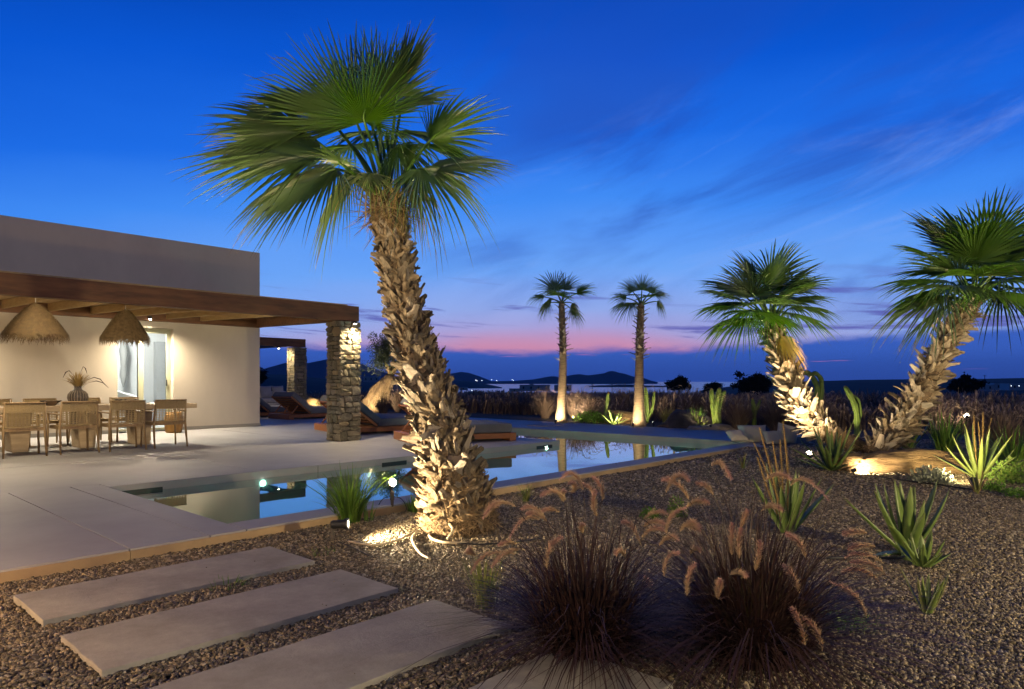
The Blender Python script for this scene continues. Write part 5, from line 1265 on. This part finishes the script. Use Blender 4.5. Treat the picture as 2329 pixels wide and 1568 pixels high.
# ---- lanterns beside the view, plus an added fill light behind it
def lantern(label, base, h, power, col_, size=.12):
    o = thing('post_lantern', label, 'lamp', base)
    obj('post', MB().tube([(0, 0, 0), (0, 0, h-.14)], .03, 12), m_black, o)
    obj('cap', MB().lathe([(.13, h+.10), (.14, h+.12), (.02, h+.17), (.001, h+.175)], 16), m_black, o)
    obj('collar', MB().lathe([(.03, h-.16), (.07, h-.14), (.07, h-.12), (.001, h-.12)], 16), m_black, o)
    for k in range(4): obj('cage_rod', MB().tube([(math.cos(k*1.571)*.065, math.sin(k*1.571)*.065, h-.125), (math.cos(k*1.571)*.12, math.sin(k*1.571)*.12, h+.105)], .004, 6), m_black, o)
    obj('bulb_glass', MB().lathe([(.001, h-.03), (.02, h-.02), (.028, h), (.02, h+.02), (.001, h+.03)], 12), emat('lantern_bulb', col_, 12.0), o, True)
    lamp('bulb', o, (0, 0, h), 'POINT', power, col_, .08); return o
lantern('post lantern outside the right edge of the view', Vector((5.6, 1.0, -.07)), 1.35, 480, (1.0, .77, .42))
lantern('post lantern outside the left edge of the view', Vector((-3.7, 2.2, -.07)), .9, 110, (1.0, .60, .27))
lantern('added fill light on a tall post behind the viewer', Vector((-1.5, -5.5, -.07)), 4.0, 270, (1.0, .86, .66))  # added as general warm fill for terrace and garden, never in view

q = Vector((-3.2, 2.1, -.07)); uplight('added fill spotlight outside the left edge, aimed at the big palm crown', q, (2.15, 3.3, 2.85), 330, 34, WARM2, .05, .16, .8)  # unseen spot added to brighten the palm crown from the front
q = Vector((8.6, 6.0, -.05)); uplight('added fill spotlight outside the right edge, aimed at the leaning palms', q, (-3.2, 4.2, 2.1), 330, 46, WARM2, .05, .16, .8)  # likewise an unseen spot, added to lift the leaning palms
# ---- far things
def far_house(label, boxes, d, group=None):
    x0, y0, x1, y1 = boxes[0]; base = at(x0, y1, d); o = thing('far_house', label, 'house', base, 0, group)
    for k, (a, b2, c, e) in enumerate(boxes):
        p, q = at(a, e, d)-base, at(c, b2, d)-base; dep = 6.0
        obj('wall', MB().box((p.x, k*.05, p.z), (q.x, dep+k*.05, q.z)), m_farhouse, o)
        wdt = q.x-p.x; n = max(1, int(wdt/3.5))
        for j in range(n):
            xx = p.x + wdt*(j+.5)/n; hh = q.z-p.z
            obj('window', MB().box((xx-.35, k*.05-.05, p.z+hh*.35), (xx+.35, k*.05-.003, p.z+hh*.72)), m_dark, o)
    return o
far_house('low white house on the shore left of the slim palm', [(1182, 875.5, 1251, 890), (1158, 884, 1182, 892), (1205, 873.8, 1214, 875.5)], 330)
far_house('white house block right behind the left slim palm', [(1262, 876, 1300, 890)], 330)
far_house('pale long building seen right of the olive tree', [(826, 857, 862, 869)], 500)
far_house('white villa at the far right below the hill', [(2223, 875, 2262, 890), (2262, 872, 2300, 888)], 330)
far_house('white villa with a lit terrace at the far right edge', [(2296, 873, 2345, 888)], 300)
far_house('pale house seen between big palm and sea', [(1045, 881, 1062, 888)], 330)
def round_tree(label, x, y, w, h, d, seed):
    g = random.Random(seed); base = at(x, y, d); o = thing('far_tree', label, 'tree', base); rw, rh = w/2*d/F_, h*d/F_
    obj('trunk', MB().tube([(0, 0, -.6), (0, 0, rh*.4)], [rw*.14, rw*.08], 7), m_fartree, o)
    b = MB()
    cl = [Vector((g.gauss(0, .38)*rw, g.gauss(0, .38)*rw, rh*(.48 + g.gauss(0, .20)))) for _ in range(90)]
    for c in cl:
        for k in range(60):
            q = c + Vector((g.gauss(0, 1), g.gauss(0, 1), g.gauss(0, .8)))*rw*.14; s = Vector((g.gauss(0, 1), g.gauss(0, 1), g.gauss(0, 1))).normalized()*rw*.12; s2 = s.cross(Vector((g.random(), g.random(), g.random()))).normalized()*rw*.12
            b.add([q-s, q+s2, q+s], [(0, 1, 2)])
    tag(obj('crown', b, m_fartree, o))
round_tree('round dark tree on the shore between palms', 1545, 889, 46, 31, 120, 1)
round_tree('large dark round tree left of the lit palm', 1716, 893, 66, 38, 110, 2)
round_tree('small dark bush below the round shore tree', 1622, 890, 36, 17, 120, 3)
round_tree('dark tree behind the thorny leaning palm', 2195, 888, 60, 26, 120, 4)
round_tree('dark bare bush at the house corner', 590, 872, 30, 34, 60, 5)
for x, y0, y1, lab in ((1392, 873, 891, 'thin utility pole on the shore below the island'), (1347, 873, 890, 'thin utility pole left of the island centre'), (2240, 853, 885, 'thin pole before the hill at far right'), (1519, 876, 889, 'short thin pole left of the round shore tree')):
    p = at(x, y1, 300); q = at(x, y0, 300) - p; tag(obj('utility_pole', MB().tube([(0, 0, 0), q], [.16, .12], 6).box((-.7, -.05, q.z-.5), (.7, .05, q.z-.35)), m_black, None, loc=p), lab, 'pole')
k = 0
for x, y, d in ((1118, 864.5, 8500), (1130, 866, 8500), (1165, 864, 8500), (1168, 866, 8500), (1082, 865, 3200), (1085, 866.5, 3200), (800, 869, 2600), (805, 868, 2600), (790, 871, 2600), (848, 866, 2600), (831, 872, 700), (1096, 866, 8500), (1180, 866.3, 8500), (1020, 886, 500), (1073, 888, 500), (2300, 878, 280), (2318, 878, 280)):
    p = at(x, y, d); r = d*.00042; tag(obj('distant_light', MB().lathe([(.001, -r), (r*.7, -r*.7), (r, 0), (r*.7, r*.7), (.001, r)], 8), m_far_lamp, None, True, loc=p), 'tiny far light twinkling on the coast', 'lamp', 'lights of the far coast')
# ---- thin evening air over land and sea
hz = MB().box((-12000, -60, -28), (12000, 10600, 330))
m_hz = bpy.data.materials.new('air'); m_hz.use_nodes = True; t = m_hz.node_tree; t.nodes.clear()
o_ = t.nodes.new('ShaderNodeOutputMaterial'); v_ = t.nodes.new('ShaderNodeVolumePrincipled')
v_.inputs['Density'].default_value = 3.2e-5; v_.inputs['Color'].default_value = (.85, .9, 1, 1); v_.inputs['Anisotropy'].default_value = .2
t.links.new(v_.outputs[0], o_.inputs['Volume'])
tag(obj('haze', hz, m_hz), kind='stuff')
